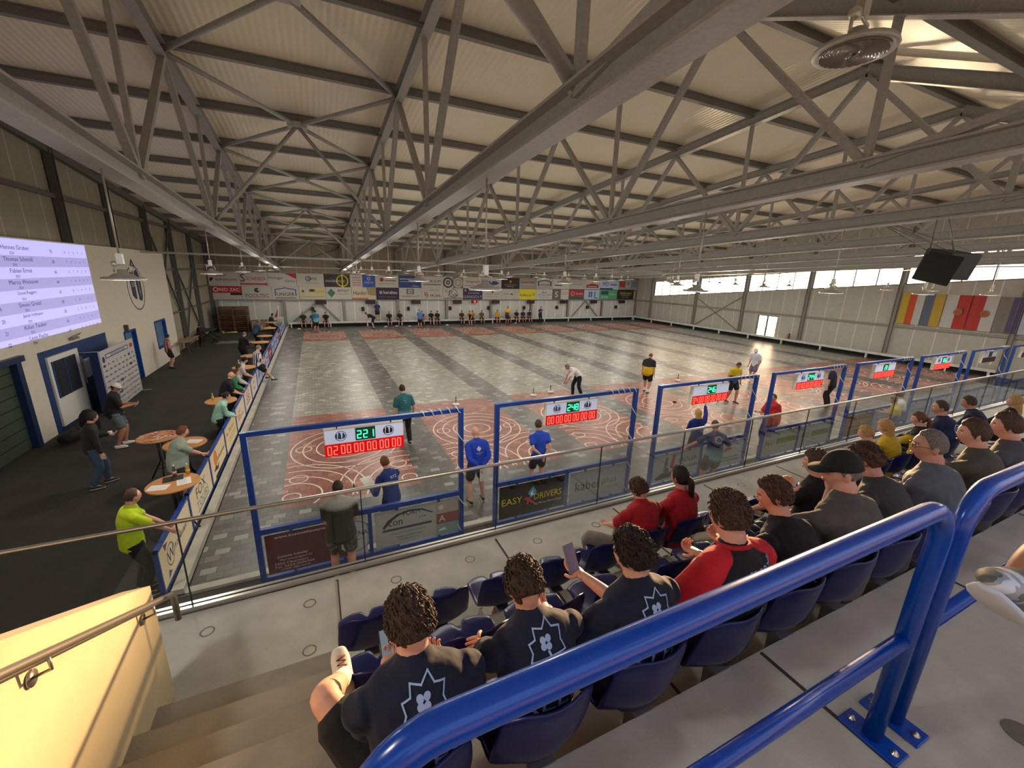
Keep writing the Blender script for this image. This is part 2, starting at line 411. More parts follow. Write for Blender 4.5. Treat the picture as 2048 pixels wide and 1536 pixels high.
# painted target rings, one mesh per lane end
WP = mat('#d9cfc4', .6)
def ring(mb, cx, cy, r, x0, x1, y0, y1, wd=.035):
    n = 64
    for k in range(n):
        a0, a1 = 2*PI*k/n, 2*PI*(k+1)/n; am = (a0+a1)/2
        px, py = cx+r*cos(am), cy+r*sin(am)
        if not (x0 < px < x1 and y0 < py < y1): continue
        mb.add([(cx+(r-wd/2)*cos(a0), cy+(r-wd/2)*sin(a0), .004), (cx+(r+wd/2)*cos(a0), cy+(r+wd/2)*sin(a0), .004), (cx+(r+wd/2)*cos(a1), cy+(r+wd/2)*sin(a1), .004), (cx+(r-wd/2)*cos(a1), cy+(r-wd/2)*sin(a1), .004)], [(0, 1, 2, 3)])
for i in range(9):
    x0 = 4.03*i
    for end in (0, 1):
        mb = MB(); f = (lambda y: y) if not end else (lambda y: 27.65-y)
        ya, yb = (0.02, 6.1) if not end else (22.6, 27.6)
        for r in (.42, .78, 1.12, 1.42): ring(mb, x0+1.5, f(3.0), r, x0, x0+3, ya, yb)
        for cx in (x0+.2, x0+2.8):
            cy = f(.45)
            for r in (.18, .62, .95, 1.3, 1.62): ring(mb, cx, cy, r, x0+.01, x0+2.99 if cx < x0+1 else x0+3, ya, yb, .03 if r < .3 else .035)
            ring(mb, cx+(.12 if cx < x0+1 else -.12), f(1.3), .2, x0, x0+3, ya, yb, .03)
        for dx in (-1.1, 1.1): ring(mb, x0+1.5+dx, f(3.0-.12*dx), .2, x0, x0+3, ya, yb, .03)
        o = mb.build('ring_marking', WP, court)
# kerbs around the court
kb = MB(); kb.box(-1.33, -1.17, -2.1, YF-.7, 0, .12); kb.box(-1.33, XR-.3, -2.1, -1.96, -.02, .03)
struct(kb.build('trim_1', mat('#a9a69a', .8, kind='concrete')), 'pale concrete kerb along the left and near edges of the court')
kb = MB(); kb.box(-1.1, XR-.2, YF-.72, YF-.55, .30, .46); kb.box(XR-.75, XR-.55, .0, YF-.7, .30, .46)
for k in range(13): kb.box(-1.0+3.05*k, -.9+3.05*k, YF-.70, YF-.58, -.02, .3)
for k in range(11): kb.box(XR-.73, XR-.6, .2+3*k, .3+3*k, -.02, .3)
struct(kb.build('trim_2', mat('#bfc0bb', .6, kind='concrete')), 'pale board rail on dark feet along the far and right edges of the court')
kb = MB(); kb.box(-1.1, XR-.2, YF-.5, YF-.42, -.02, .3); kb.box(XR-.5, XR-.4, .0, YF-.5, -.02, .3)  # black strip filling the gap under the rail
struct(kb.build('trim_3', mat('#1c1c1c', .8)), 'black strip behind the pale board rail')
# ---- walls
WC = mat('#b9bab4', .75, kind='panel')
wf = MB(); wf.add([(XL-.3, YF, -.3), (XR+.2, YF, -.3), (XR+.2, YF, roof_z(YF)+.2), (XL-.3, YF, roof_z(YF)+.2)], [(0, 1, 2, 3)])
wf.add([(XL-.3, YF+.25, -.3), (XR+.2, YF+.25, -.3), (XR+.2, YF+.25, roof_z(YF)+.2), (XL-.3, YF+.25, roof_z(YF)+.2)], [(3, 2, 1, 0)])
up_ = MB(); up_.box(XL-.2, XR, YF-.03, YF-.005, 4.45, roof_z(YF)+.1)  # darker colour puts in the shade that lies above the lamps
struct(up_.build('wall_far_upper', mat('#8d8270', .85, kind='panel')), 'brownish far wall above the banners, darkened to stand in for shade')
struct(wf.build('wall_far', WC), 'light sandwich-panel wall at the far end of the hall')
cols = MB()
for k in range(-1, 8):
    x = -1.35+4.67*k if k >= 0 else XL+.15
    cols.hbeam((x, YF-.16, -.02), (x, YF-.16, roof_z(YF)-.35), .22, .22, None, (0, 1, 0))
struct(cols.build('trim_4', STEEL_D), 'grey steel columns standing along the far wall')
rb = MB()
for a, b in (((-1.1, .2), (1.3, 2.2)), ((1.3, 2.2), (3.1, .2)), ((27.0, .2), (29.0, 2.2)), ((29.0, 2.2), (31.0, .2))): rb.bar((a[0], YF-.14, a[1]), (b[0], YF-.14, b[1]), .12, .08)
for a, b in (((-1.2, 4.9), (3.3, 6.5)), ((-1.2, 6.5), (3.3, 4.9))): rb.bar((a[0], YF-.14, a[1]), (b[0], YF-.14, b[1]), .08, .08)
rb.bar((XL, YF-.12, 5.6), (XR, YF-.12, 5.6), .1, .1)
struct(rb.build('trim_5', STEEL_D), 'diagonal steel braces and upper rail on the far wall')
# right wall with its high window band and the glazed door
ZS = lambda y: 5.5-.0915*y
ZT = lambda y: 6.74-.078*y
BAYS = [(28.1, 22.1), (21.8, 16.75), (16.5, 11.35), (11.15, 5.65), (5.4, .15), (-.15, -5.2)]
wr = MB(); x = XR
def wq(y0, y1, z00, z01, z10, z11):
    for xx in (x, x+.22): wr.add([(xx, y0, z00), (xx, y1, z10), (xx, y1, z11), (xx, y0, z01)], [(0, 1, 2, 3)])
prev = YF+.2
for (a, b) in BAYS:
    wq(prev, a, -.3, roof_z(prev)+.1, -.3, roof_z(a)+.1)
    if a == 16.5:
        wq(a, 15.1, -.3, ZS(a), -.3, ZS(15.1)); wq(15.1, 13.35, 2.1, ZS(15.1), 2.1, ZS(13.35)); wq(13.35, b, -.3, ZS(13.35), -.3, ZS(b))
    else: wq(a, b, -.3, ZS(a), -.3, ZS(b))
    up = .55 if a < 6 else 0
    wq(a, b, ZT(a)+up, roof_z(a)+.1, ZT(b)+up, roof_z(b)+.1)
    wr.add([(x, a, ZS(a)), (x+.22, a, ZS(a)), (x+.22, b, ZS(b)), (x, b, ZS(b))], [(0, 1, 2, 3)])
    prev = b
wq(prev, YB, -.3, roof_z(prev)+.1, -.3, roof_z(YB)+.1)
struct(wr.build('wall_right', mat('#a9a79c', .75, kind='panel')), 'sandwich-panel gable wall on the right with a high window band')
GW = glass_mat('window_glass', (.98, .98, .98), .05)
for i, (a, b) in enumerate(BAYS):
    f = MB(); up = .55 if a < 6 else 0; nm = 5 if a-b > 5.6 else 4
    for k in range(nm+1):
        y = a+(b-a)*k/nm; f.bar((x+.06, y, ZS(y)), (x+.06, y, ZT(y)+up), .05, .06, None, (1, 0, 0))
    f.bar((x+.06, a, ZS(a)+.03), (x+.06, b, ZS(b)+.03), .06, .06); f.bar((x+.06, a, ZT(a)+up-.03), (x+.06, b, ZT(b)+up-.03), .06, .06)
    if up: f.bar((x+.06, a, ZT(a)-.02), (x+.06, b, ZT(b)-.02), .06, .09)
    o = struct(f.build('window_%d' % (i+1), mat('#55585c', .5)), 'high strip window in the right wall, %s bay from the far corner' % ORD[i])
    g = MB(); g.add([(x+.07, a, ZS(a)), (x+.07, b, ZS(b)), (x+.07, b, ZT(b)+up), (x+.07, a, ZT(a)+up)], [(0, 1, 2, 3)])
    g.build('pane', GW, o)
d = MB()
for y in (15.1, 14.25, 14.2, 13.35): d.bar((x+.05, y, -.02), (x+.05, y, 2.1), .07, .08, None, (1, 0, 0))
d.bar((x+.05, 15.1, 2.07), (x+.05, 13.35, 2.07), .07, .08); d.bar((x+.05, 15.1, .05), (x+.05, 13.35, .05), .07, .12); d.bar((x+.05, 15.1, .95), (x+.05, 13.35, .95), .05, .06)
o = struct(d.build('door_1', mat('#5d6064', .5)), 'double glazed exit door in the right wall, bright with evening light')
g = MB(); g.add([(x+.06, 15.1, 0), (x+.06, 13.35, 0), (x+.06, 13.35, 2.1), (x+.06, 15.1, 2.1)], [(0, 1, 2, 3)]); g.build('pane', GW, o)
cols = MB()
for y in (30.8, 28.25, 21.95, 16.62, 11.25, 5.52, 0, -5.35): cols.hbeam((x-.12, y, -.02), (x-.12, y, roof_z(y)-.1), .2, .22, None, (0, 1, 0))
cols.bar((x-.06, YF, 2.3), (x-.06, YB, 2.3), .1, .14); cols.bar((x-.06, 22, .3), (x-.06, 16.6, 3.7), .08, .08, None, (1, 0, 0)); cols.bar((x-.06, 22, 3.2), (x-.06, 16.6, .3), .08, .08, None, (1, 0, 0))
struct(cols.build('trim_6', mat('#8a857b', .6, .2, 'galv')), 'steel columns, girt and crossed braces on the right wall')
# left wall: upper sandwich panels, lower white clubhouse front
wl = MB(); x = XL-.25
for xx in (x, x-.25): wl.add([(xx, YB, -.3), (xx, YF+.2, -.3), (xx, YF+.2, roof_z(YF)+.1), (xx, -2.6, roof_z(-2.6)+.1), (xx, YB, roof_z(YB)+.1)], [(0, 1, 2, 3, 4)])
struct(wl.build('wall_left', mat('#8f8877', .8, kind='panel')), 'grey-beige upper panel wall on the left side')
wh = MB(); x = XL
# openings of the white front: (y0, y1, z0, z1)
OP = [(4.2, 6.0, -.02, 2.35), (6.9, 11.3, -.02, 2.4), (12.9, 14.1, -.02, 2.15), (16.6, 18.2, .85, 2.15)]
ys = [-6.0]
for a, b, c, e_ in OP:
    wh.box(x-.2, x, ys[-1], a, -.3, 5.5); wh.box(x-.2, x, a, b, e_, 5.5)
    if c > 0: wh.box(x-.2, x, a, b, -.3, c)
    ys.append(b)
wh.box(x-.2, x, ys[-1], 19.8, -.3, 5.5)
struct(wh.build('wall_left_front', mat('#cfc8b8', .8, kind='plaster')), 'white plastered clubhouse front on the left, five metres high')
b_ = MB(); b_.box(x-.19, x-.12, 12.9, 14.1, 0, 2.15); b_.box(x-.19, x-.12, 16.6, 18.2, .85, 2.15)
struct(b_.build('window_9', mat('#5f7f9c', .2)), 'bluish door and window panes in the white front')
f = MB()
for y in (12.9, 14.1, 16.6, 18.2): f.box(x-.12, x+.02, y-.04, y+.04, 0 if y < 15 else .85, 2.17)
for a, b, z in ((12.9, 14.1, 2.15), (16.6, 18.2, 2.15), (16.6, 18.2, .85)): f.box(x-.12, x+.02, a, b, z-.04, z+.04)
struct(f.build('trim_7', BLUE), 'blue frames of the far door and window in the white front')
g = MB()
for k in range(8): g.box(x-.16, x-.1, 4.2, 6.0, .3*k, .3*k+.28)
o = struct(g.build('door_2', mat('#454d42', .25)), 'roller-slatted glass door with dark blue frame at far left')
g = MB(); g.box(x-.14, x+.05, 4.05, 4.25, 0, 2.4); g.box(x-.14, x+.05, 5.85, 6.05, 0, 2.4); g.box(x-.14, x+.12, 4.0, 6.1, 2.35, 2.5); g.build('frame', mat('#1a2a4c', .4), o)
# blue clubhouse window front with a serving window and a door
g = MB(); g.box(x-.14, x-.02, 6.9, 11.3, -.02, 2.4)
o = struct(g.build('door_3', mat('#1b3566', .45, kind='fine')), 'dark blue panelled front with a serving window and a door')
g = MB(); g.box(x-.03, x+.03, 7.25, 9.0, .1, 2.2); g.build('frame', mat('#d6d4cc', .5), o)
g = MB(); g.box(x-.02, x+.045, 7.4, 8.7, .95, 2.05); g.build('pane', mat('#30353c', .08, spec=.8), o)
g = MB()
for yy in (7.4, 8.05, 8.7): g.box(x+.03, x+.055, yy-.03, yy+.03, .95, 2.05)
g.build('glazing_bar', mat('#1b3566'), o)
g = MB(); g.box(x-.02, x+.03, 9.3, 9.9, 1.15, 1.75); g.build('notice', mat('#c9ccd2'), o)
g = MB(); g.box(x-.02, x+.06, 9.05, 9.1, 1.0, 1.9); g.build('door_handle', mat('#b5b8bb', .3, .8), o)
cols = MB()
for y in (6.5, 10.45, 14.3, 18.4, 22.2, 26.5, 30.8):
    cols.hbeam((x-.12, y, -.02), (x-.12, y, roof_z(y)-.3), .2, .2, None, (0, 1, 0))
for z in (2.2, 3.4, 4.6): cols.bar((x-.16, 19.8, z), (x-.16, YF, z), .06, .1)
cols.bar((x-.16, -6, 6.95), (x-.16, YF, 6.95-.02), .08, .14); cols.bar((x-.12, -2.6, roof_z(-2.6)-.35), (x-.12, YF, roof_z(YF)-.35), .14, .26)
for a, b in (((18.4, 2), (22.2, 7)), ((18.4, 7), (22.2, 2)), ((22.2, .2), (26.5, 5)), ((22.2, 5), (26.5, .2))): cols.bar((x-.14, a[0], a[1]), (x-.14, b[0], b[1]), .07, .09, None, (1, 0, 0))
struct(cols.build('trim_8', mat('#5e5d5a', .6, .2, 'galv')), 'dark steel columns, girts and crossed braces on the left wall')
# ---- rear wall, lower part solid, left open above to let sky light in
rw = MB(); rw.box(XL-.3, XR, YB-1.25, YB-1.05, -.3, 5.0)
struct(rw.build('wall_rear', mat('#b5b0a2', .8, kind='plaster')), 'plastered rear wall behind the stand')
# ---- ceiling
ce = MB()
for dz in (0, .25): ce.add([(XL-.5, -2.6, roof_z(-2.6)+dz), (XR+.3, -2.6, roof_z(-2.6)+dz), (XR+.3, YF+.3, roof_z(YF+.3)+dz), (XL-.5, YF+.3, roof_z(YF+.3)+dz), (XL-.5, YB-.4, roof_z(YB-.4)+dz), (XR+.3, YB-.4, roof_z(YB-.4)+dz)], [(0, 1, 2, 3), (4, 5, 1, 0)])
struct(ce.build('ceiling', mat('#e8dcc4', .5, .0, 'rib')), 'beige ribbed sheet-metal roof lining')
pu = MB()
for y in [-8.1, -5.35]+[-2.6+2.75*k for k in range(13)]:
    z = roof_z(y)-.11
    pu.hbeam((XL-.3, y, z), (XR, y, z), .12, .2, None, (0, .088, 1))
struct(pu.build('trim_9', STEEL_D), 'grey steel purlins under the roof lining')
# ---- roof trusses: each a thing of chords and web members
def truss(x, i):
    t = thing('roof_truss', 'grey steel roof truss, %s from the left wall' % ORD[i], 'roof truss', (x, 0, 0), 0, 'roof trusses spanning over the lanes')
    m_ = MB(); m_.hbeam((0, YB, bc_z(YB)), (0, YF, bc_z(YF)), .28, .28, None, (0, 0, 1), .03); m_.build('bottom_chord', STEEL, t)
    m_ = MB(); m_.hbeam((0, YB, tc_z(YB)), (0, -2.6, tc_z(-2.6)), .2, .26); m_.hbeam((0, -2.6, tc_z(-2.6)), (0, YF, tc_z(YF)), .2, .26)
    m_.build('top_chord', STEEL, t)
    for k in range(-1, 6):
        yb = .1+5.5*k
        for yt in (yb-2.7, yb, yb+2.75):
            if yt > YF-.2 or yt < YB: continue
            g = MB(); g.bar((0, yb, bc_z(yb)+.08), (0, yt, tc_z(yt)-.1), .1 if yt != yb else .085, .12 if yt != yb else .085, None, (1, 0, 0)); g.build('web_member', STEEL, t)
    return t
T0 = truss(-1.35, 0)
for i in range(1, 8): dup(T0, (-1.35+4.67*i, 0, 0), None, 'grey steel roof truss, %s from the left wall' % ORD[i])
# roof-plane bracing and sway braces of the first bay
xa, xb = -1.35, 3.32; xm = (xa+xb)/2
g = MB()
for k in range(-1, 6):
    yc = .1+5.5*k; zc = roof_z(yc)-.3
    if yc > 29: break
    for xx in (xa, xb):
        for dy in (-2.75, 2.75):
            y2 = yc+dy
            if y2 < -9.5 or y2 > 30.9: continue
            g.path([(xm, yc, zc), (xx, y2, min(roof_z(y2)-.3, tc_z(y2)+.05))], .055, None, 8)
    g.box(xm-.25, xm+.25, yc-.2, yc+.2, zc-.06, zc+.06)
    if k % 2 == 1:
        for xx in (xa, xb): g.path([(xm, yc, zc), (xx, yc, bc_z(yc)+.1)], .05, None, 8)
tag(g.build('roof_brace', STEEL), 'crossed tube bracing of the roof bay over the first lane', 'roof brace')
for i, y in enumerate((16.6, 27.5)):
    g = MB(); g.bar((XL, y, bc_z(y)-.02), (XR, y, bc_z(y)-.02), .09, .09)
    tag(g.build('tie_beam', STEEL), 'grey tie beam running across all trusses, %s' % ('over the middle of the lanes' if not i else 'close to the far wall'), 'tie beam')
g = MB()
for a, b in (((22, 22), (31.3, 11)), ((22, 11), (31.3, 22)), ((31.3, 11), (36.2, 16.6)), ((31.3, 5.6), (36.2, .1)), ((31.3, .1), (36.2, 5.6))):
    g.path([(a[0], a[1], bc_z(a[1])-.05), (b[0], b[1], bc_z(b[1])-.05)], .03, None, 8)
tag(g.build('roof_brace', STEEL), 'thin crossed tie rods at chord level in front of the window band', 'roof brace')

# ---- the stand: terrace decks, stairs, glass balustrade
CO = mat('#b3b0a4', .8, kind='concrete'); XS0, XS1 = -.15, 1.0; XE = 21
dk = MB()
dk.box(-.95, XE, E2-.1, RAILY-.06, Z1-.3, Z1)                 # walkway and first row
for (y0, z) in ((E2, Z2), (E3, Z3), (E4, Z4)):
    dk.box(XS1+.03, XE, {E2: E3-.05, E3: E4-.05, E4: YB}[y0], y0, z-.5, z)
dk.box(-.95, XE, RAILY-.2, RAILY-.1, -.3, Z1-.01); dk.box(XS1+.03, XE, YB, RAILY-.2, -.3, Z1-.3)
struct(dk.build('floor', CO), 'pale concrete walkway and stepped decks of the spectator stand')
jt = MB()
for k, xx in enumerate([XS1, 2.75, 4.5, 6.25, 8.0, 9.75, 11.5, 13.25, 15]):
    jt.box(xx-.012, xx+.012, E2, RAILY-.12, Z1+.0005, Z1+.003)
    if k: jt.box(xx-.01+.3, xx+.01+.3, E4-1.2, E4-.01, Z4+.0005, Z4+.003); jt.box(xx-.01, xx+.01, E4, E3, Z3+.0005, Z3+.003); jt.box(xx-.01, xx+.01, E3, E2, Z2+.0005, Z2+.003)
struct(jt.build('trim_10', mat('#3a3936')), 'dark slab joints in the concrete decks')
so = MB()
for xx in [-.05, .75, 1.55, 2.35, 3.2, 4.05, 5.0, 5.8, 6.8, 7.6, 8.5, 9.4]:
    for yy in (-5.3, -5.85) if xx > 0 else (-5.3,):
        for k in range(20):
            a0, a1 = k*PI/10, (k+1)*PI/10
            so.add([(xx+r*cos(a), yy+r*sin(a), Z1+.002) for a, r in ((a0, .045), (a0, .055), (a1, .055), (a1, .045))], [(0, 1, 2, 3)])
for xx, yy in ((3.75, -8.75), (5.2, -8.4), (2.3, -8.3)):
    so.add([(xx+.07*cos(k*PI/10), yy+.07*sin(k*PI/10), Z4+.003) for k in range(20)], [tuple(range(20))])
struct(so.build('trim_11', mat('#6d6a60', .8)), 'round lifting-socket rings cast into the concrete slabs')
st = MB(); NY = [-6.12, -6.46, -6.79, -7.11, -7.42, -7.73, -8.05, -8.4]
for k, y in enumerate(NY): st.box(XS0-.02, XS1-.02, NY[k+1]-.05 if k < 7 else YB-1, y, Z1-.3, Z1+.19*(k+1)-.0)
struct(st.build('floor_stairs', mat('#8b8275', .85, kind='concrete')), 'concrete stairs climbing from the walkway beside the stand')
ms = MB(); ms.box(XS1-.015, XS1+.0, E2, RAILY-.15, Z1, Z1+.012)
struct(ms.build('trim_12', mat('#b7ae98', .4, .6)), 'metal edge strip between stairs and stand')
# stair parapet (yellowish plaster), its top climbs with the stairs
pw = MB(); wx0, wx1 = -.30, -.15; yE = -5.84; zt = lambda y: 2.82+.6*(yE-y)
prof = [(yE, Z1-.1), (yE, zt(yE)), (YB-1, zt(YB-1)), (YB-1, Z1-.1)]
pw.add([(wx0, y, z) for y, z in prof]+[(wx1, y, z) for y, z in prof], [(0, 1, 2, 3), (7, 6, 5, 4), (0, 4, 5, 1), (1, 5, 6, 2), (2, 6, 7, 3), (3, 7, 4, 0)])
struct(pw.build('wall_stairs', mat('#b5a687', .85, kind='plaster')), 'warm cream parapet wall climbing beside the stairs')
hr = thing('handrail', 'brushed steel handrail on the cream stair parapet', 'handrail', (-.08, -5.5, 0))
zr = lambda y: zt(y)-.12
g = MB(); pts = [(-.0, -.22, zr(-5.75)-.24), (0, -.22, zr(-5.75)-.05), (0, -.25, zr(-5.75)), (0, -.35, zr(-5.85))]+[(0, y+5.5, zr(y)) for y in (-6.5, -7, -8, -9, -10)]
g.path(pts, .021, None, 12); g.build('tube', mat('#9a9286', .3, .9), hr)
for y in (-6.05, -7.0, -8.2):
    g = MB(); g.path([(0, y+5.5, zr(y)-.02), (-.0, y+5.5, zr(y)-.08), (-.065, y+5.5, zr(y)-.1)], .007, None, 8); g.path([(-.07, y+5.5, zr(y)-.1), (-.06, y+5.5, zr(y)-.1)], .035, None, 16); g.build('bracket', mat('#a39b8e', .3, .9), hr)
# glass balustrade
bl = thing('glass_balustrade', 'frameless glass balustrade along the front edge of the stand', 'balustrade', (0, RAILY, Z1))
GB = glass_mat('rail_glass', (.965, .975, .97), .03); SSM = mat('#c9c6bd', .28, .9)
xs = [-3.2, -1.7, -.22]+[-.22+1.51*k for k in range(1, 15)]
for a, b in zip(xs, xs[1:]):
    g = MB(); g.box(a+.006, b-.006, -.007, .007, .02, .9); o = g.build('glass_panel', GB, bl)
for a in xs[1:-1]:
    g = MB(); g.box(a-.005, a+.005, -.006, .006, .02, .9); g.build('panel_edge', mat('#1f2a28', .2), bl)
g = MB(); g.path([(xs[0], 0, .91), (xs[-1], 0, .91)], .019, None, 12); g.build('top_rail', SSM, bl)
g = MB(); g.box(xs[0], xs[-1], -.045, -.012, -.0, .05); g.box(xs[0], xs[-1], .012, .045, -.0, .05); g.build('base_profile', SSM, bl)
g = MB(); g.box(xs[0], xs[-1], -.012, .012, 0, .045); g.build('gasket', mat('#16181a', .6), bl)
# blue tube railings behind row three
RB = mat('#0443a6', .22, .0, 'fine', spec=.6)
def tube_rail(label, x0, x1, half=False):
    t = thing('tube_railing', label, 'railing', (x0, -8.47, Z4)); w_ = x1-x0; h = 1.16
    def arc(cx, cz, r, a0, a1, n=7): return [(cx+r*cos(R(a0+(a1-a0)*k/n)), 0, cz+r*sin(R(a0+(a1-a0)*k/n))) for k in range(n+1)]
    g = MB(); pts = [(0, 0, .01)]+arc(.16, h-.16, .16, 180, 90)+([(w_, 0, h)] if half else arc(w_-.16, h-.16, .16, 90, 0)+[(w_, 0, .01)])
    g.path(pts, .0345, None, 20); g.build('top_tube', RB, t)
    g = MB(); g.path([(0, 0, .54), (w_, 0, .54)], .028, None, 16); g.build('mid_tube', RB, t)
    for px in ((0,) if half else (0, w_)):
        g = MB(); g.box(px-.055, px+.055, -.11, .11, 0, .012); o = g.build('base_plate', RB, t, bevel=.004)
        for yy in (-.08, .08):
            g = MB(); g.lathe([(0, 0), (.016, 0), (.016, .004), (.009, .006), (.009, .014), (0, .014)], None, 12, (px, yy, .012)); g.build('bolt', SSM, o)
    return t
tube_rail('nearest blue tube railing, bending down at both ends', 1.02, 3.1)
tube_rail('blue tube railing on the right, its post beside the other one', 3.28, 6.2, True)

# ---- stadium seats
SEAT = mat('#0a1150', .3, .0, 'fine', spec=.5)
def make_seat():
    t = thing('stadium_seat', 'x', 'seat', (0, 0, 0), 0, 'blue plastic stand seats')
    # shell: pan with a front slot, moulded into a low back
    g = MB(); n = 14; w2 = .215; prof = [(.40, -.035), (.405, -.005), (.37, .015), (.25, .0), (.12, -.012), (.05, .0), (.0, .05), (-.025, .16), (-.045, .29), (-.06, .375)]
    rows = []
    for k, (y, z) in enumerate(prof):
        row = []
        for j in range(n+1):
            u = -1+2*j/n; ww = w2*(1-.10*(k < 2)*1) * (1.0 if k < 8 else 1.0-.04*(k-7))
            cx = u*ww; zz = z+.03*u*u*(1 if 1 < k < 7 else 0); yy = y-(.03*(1-u*u) if k > 5 else 0)+.05*u*u*(1 if k > 5 else 0)
            if k < 3: yy -= .05*max(0, abs(u)-.55)/.45; yy -= .11*max(0, 1-abs(u)/.12) if abs(u) < .12 else 0
            if k >= 8: zz -= .05*max(0, abs(u)-.6)/.4
            row.append((cx, yy, zz))
        rows.append(row)
    vs_ = [p for r_ in rows for p in r_]; fs = [(k*(n+1)+j, k*(n+1)+j+1, (k+1)*(n+1)+j+1, (k+1)*(n+1)+j) for k in range(len(prof)-1) for j in range(n)]
    g.add(vs_, fs, None, True); o = g.build('seat_shell', SEAT, t)
    s = o.modifiers.new('thick', 'SOLIDIFY'); s.thickness = .022; s.offset = -1
    o.modifiers.new('sub', 'SUBSURF').levels = 1; o.modifiers['sub'].render_levels = 1
    g = MB(); g.box(-.05, .05, -.02, .26, -.065, -.03); g.box(-.04, .04, -.02, .06, -.2, -.06); g.build('bracket', mat('#8d9094', .4, .7), t)
    return t
seat0 = make_seat(); first = True
ROWN = ['front row', 'middle row', 'back row']
for r_, (zf, ye) in enumerate(((Z1, E2), (Z2, E3), (Z3, E4))):
    for k in range(18 if r_ < 2 else 12):
        xx = 1.20+.52*k
        lab = 'blue plastic stand seat in the %s, %s from the stairs' % (ROWN[r_], ORD[k])
        if first: o = seat0; o.location = (xx, ye+.015, zf+.42); o['label'] = lab; first = False
        else: o = dup(seat0, (xx, ye+.015, zf+.42), None, lab)

# ================================================================== LAMPS
LENS = mat('#e8dfcf', .3, emit=.8)
def make_lamp():
    t = thing('pendant_lamp', 'x', 'lamp', (0, 0, 0), 0, 'round high-bay lamps hanging from the trusses')
    g = MB(); g.lathe([(0, .13), (.05, .13), (.06, .08), (.10, .07), (.13, .05), (.15, .03), (.235, .025), (.245, .0), (.235, -.012), (.21, -.005), (0, -.004)], None, 28); g.build('lamp_housing', mat('#b9b7b0', .4, .3), t)
    g = MB(); g.lathe([(0, -.006), (.20, -.006), (.20, -.012), (0, -.013)], None, 24); g.build('lens', LENS, t)
    g = MB(); g.path([(-.09, 0, .09), (-.09, 0, .17), (0, 0, .2), (.09, 0, .17), (.09, 0, .09)], .012); g.ell((-.07, 0, .2), (.04, .04, .04), None, 6); g.box(-.035, .035, -.03, .03, .2, .34); g.build('hanger', mat('#cfcbbf', .35, .5), t)
    return t
def light_at(p, power):
    l = bpy.data.lights.new('lamp_light', 'AREA'); l.shape = 'DISK'; l.size = .4; l.energy = power; l.color = (1, .93, .82)
    o = bpy.data.objects.new('lamp_light', l); C.objects.link(o); o.location = p
    k = bpy.data.lights.new('ceiling_fill', 'POINT'); k.energy = power*1.0; k.shadow_soft_size = .2; k.color = (1, .93, .82)  # point light added below the lens to lift the ceiling
    q = bpy.data.objects.new('ceiling_fill', k); C.objects.link(q); q.parent = o; q.location = (0, 0, -.26); return o
lamp0 = make_lamp(); used = [False]; RODM = mat('#bdb9ae', .4, .5)
def lamp(x, y, z, label):
    if not used[0]: o = lamp0; o.location = (x, y, z); o['label'] = label; used[0] = True
    else: o = dup(lamp0, (x, y, z), None, label)
    g = MB(); g.tube((0, 0, .33), (0, 0, max(.34, bc_z(y)-.1-z)), .012, None, 8); g.build('rod', RODM, o)
    l = light_at((0, 0, -.03), LAMP_POWER); l.parent = o
YL = {0: [-1.35, 4.4, 10.0, 16.0, 21.7, 27.2], 1: [-3.2, 1.1, 5.5, 9.9, 14.3, 18.7, 23.1, 27.5]}
for i in range(8):
    ys = YL.get(i, [-2.85, 2.1, 6.9, 11.7, 16.5, 21.3, 26.1])
    for j, y in enumerate(ys):
        lamp(-1.35+4.67*i, y, 4.72, 'round lamp hanging under the %s truss from the left, %s from the stand' % (ORD[i], ORD[j]))
# nearest lamp: right under the second truss, seen large from below
o = dup(lamp0, (4.5, -6.98, 6.48), None, 'large round lamp close overhead, its lens seen from below'); o['name_note'] = ''
del o['name_note']
for c_ in o.children:
    if c_.name.startswith('lens'): c_.data = c_.data.copy(); c_.data.materials.clear(); c_.data.materials.append(mat('#77746e', .25))
g = MB(); g.tube((0, 0, .2), (0, 0, 1.25), .02); g.build('rod', RODM, o)
for x_ in (-1.35, 17.33, 22.0): lamp(x_, -7.2, 6.2, 'added unseen round lamp over the back of the stand under the %s truss' % {-1.35: 'first', 17.33: 'fifth', 22.0: 'sixth'}[x_])  # lamps added out of view to brighten the stand
g = MB(); vs_ = []; fs = []
for k in range(17):
    for j in range(56):
        a = j*2*PI/56; r_ = .004+.0118*k; vs_.append((r_*cos(a), r_*sin(a), -.016-.006*((j+k) % 2)))
for k in range(16):
    for j in range(56): fs.append((k*56+j, k*56+(j+1) % 56, (k+1)*56+(j+1) % 56, (k+1)*56+j))
g.add(vs_, fs); g.build('lens_facets', mat('#8f8b84', .15, .4), o)
# projector under the second truss
t = thing('projector', 'white projector hanging under the second truss', 'projector', (3.32, 16.9, 4.7))
g = MB(); g.box(-.22, .22, -.15, .15, 0, .14); g.build('housing', WHITEM, t, bevel=.02)
g = MB(); g.path([(0, -.19, .07), (0, -.15, .07)], .045); g.build('projector_lens', mat('#24262a', .2), t)
g = MB(); g.tube((0, 0, .14), (0, 0, bc_z(16.9)-4.8), .025); g.build('mount', WHITEM, t)
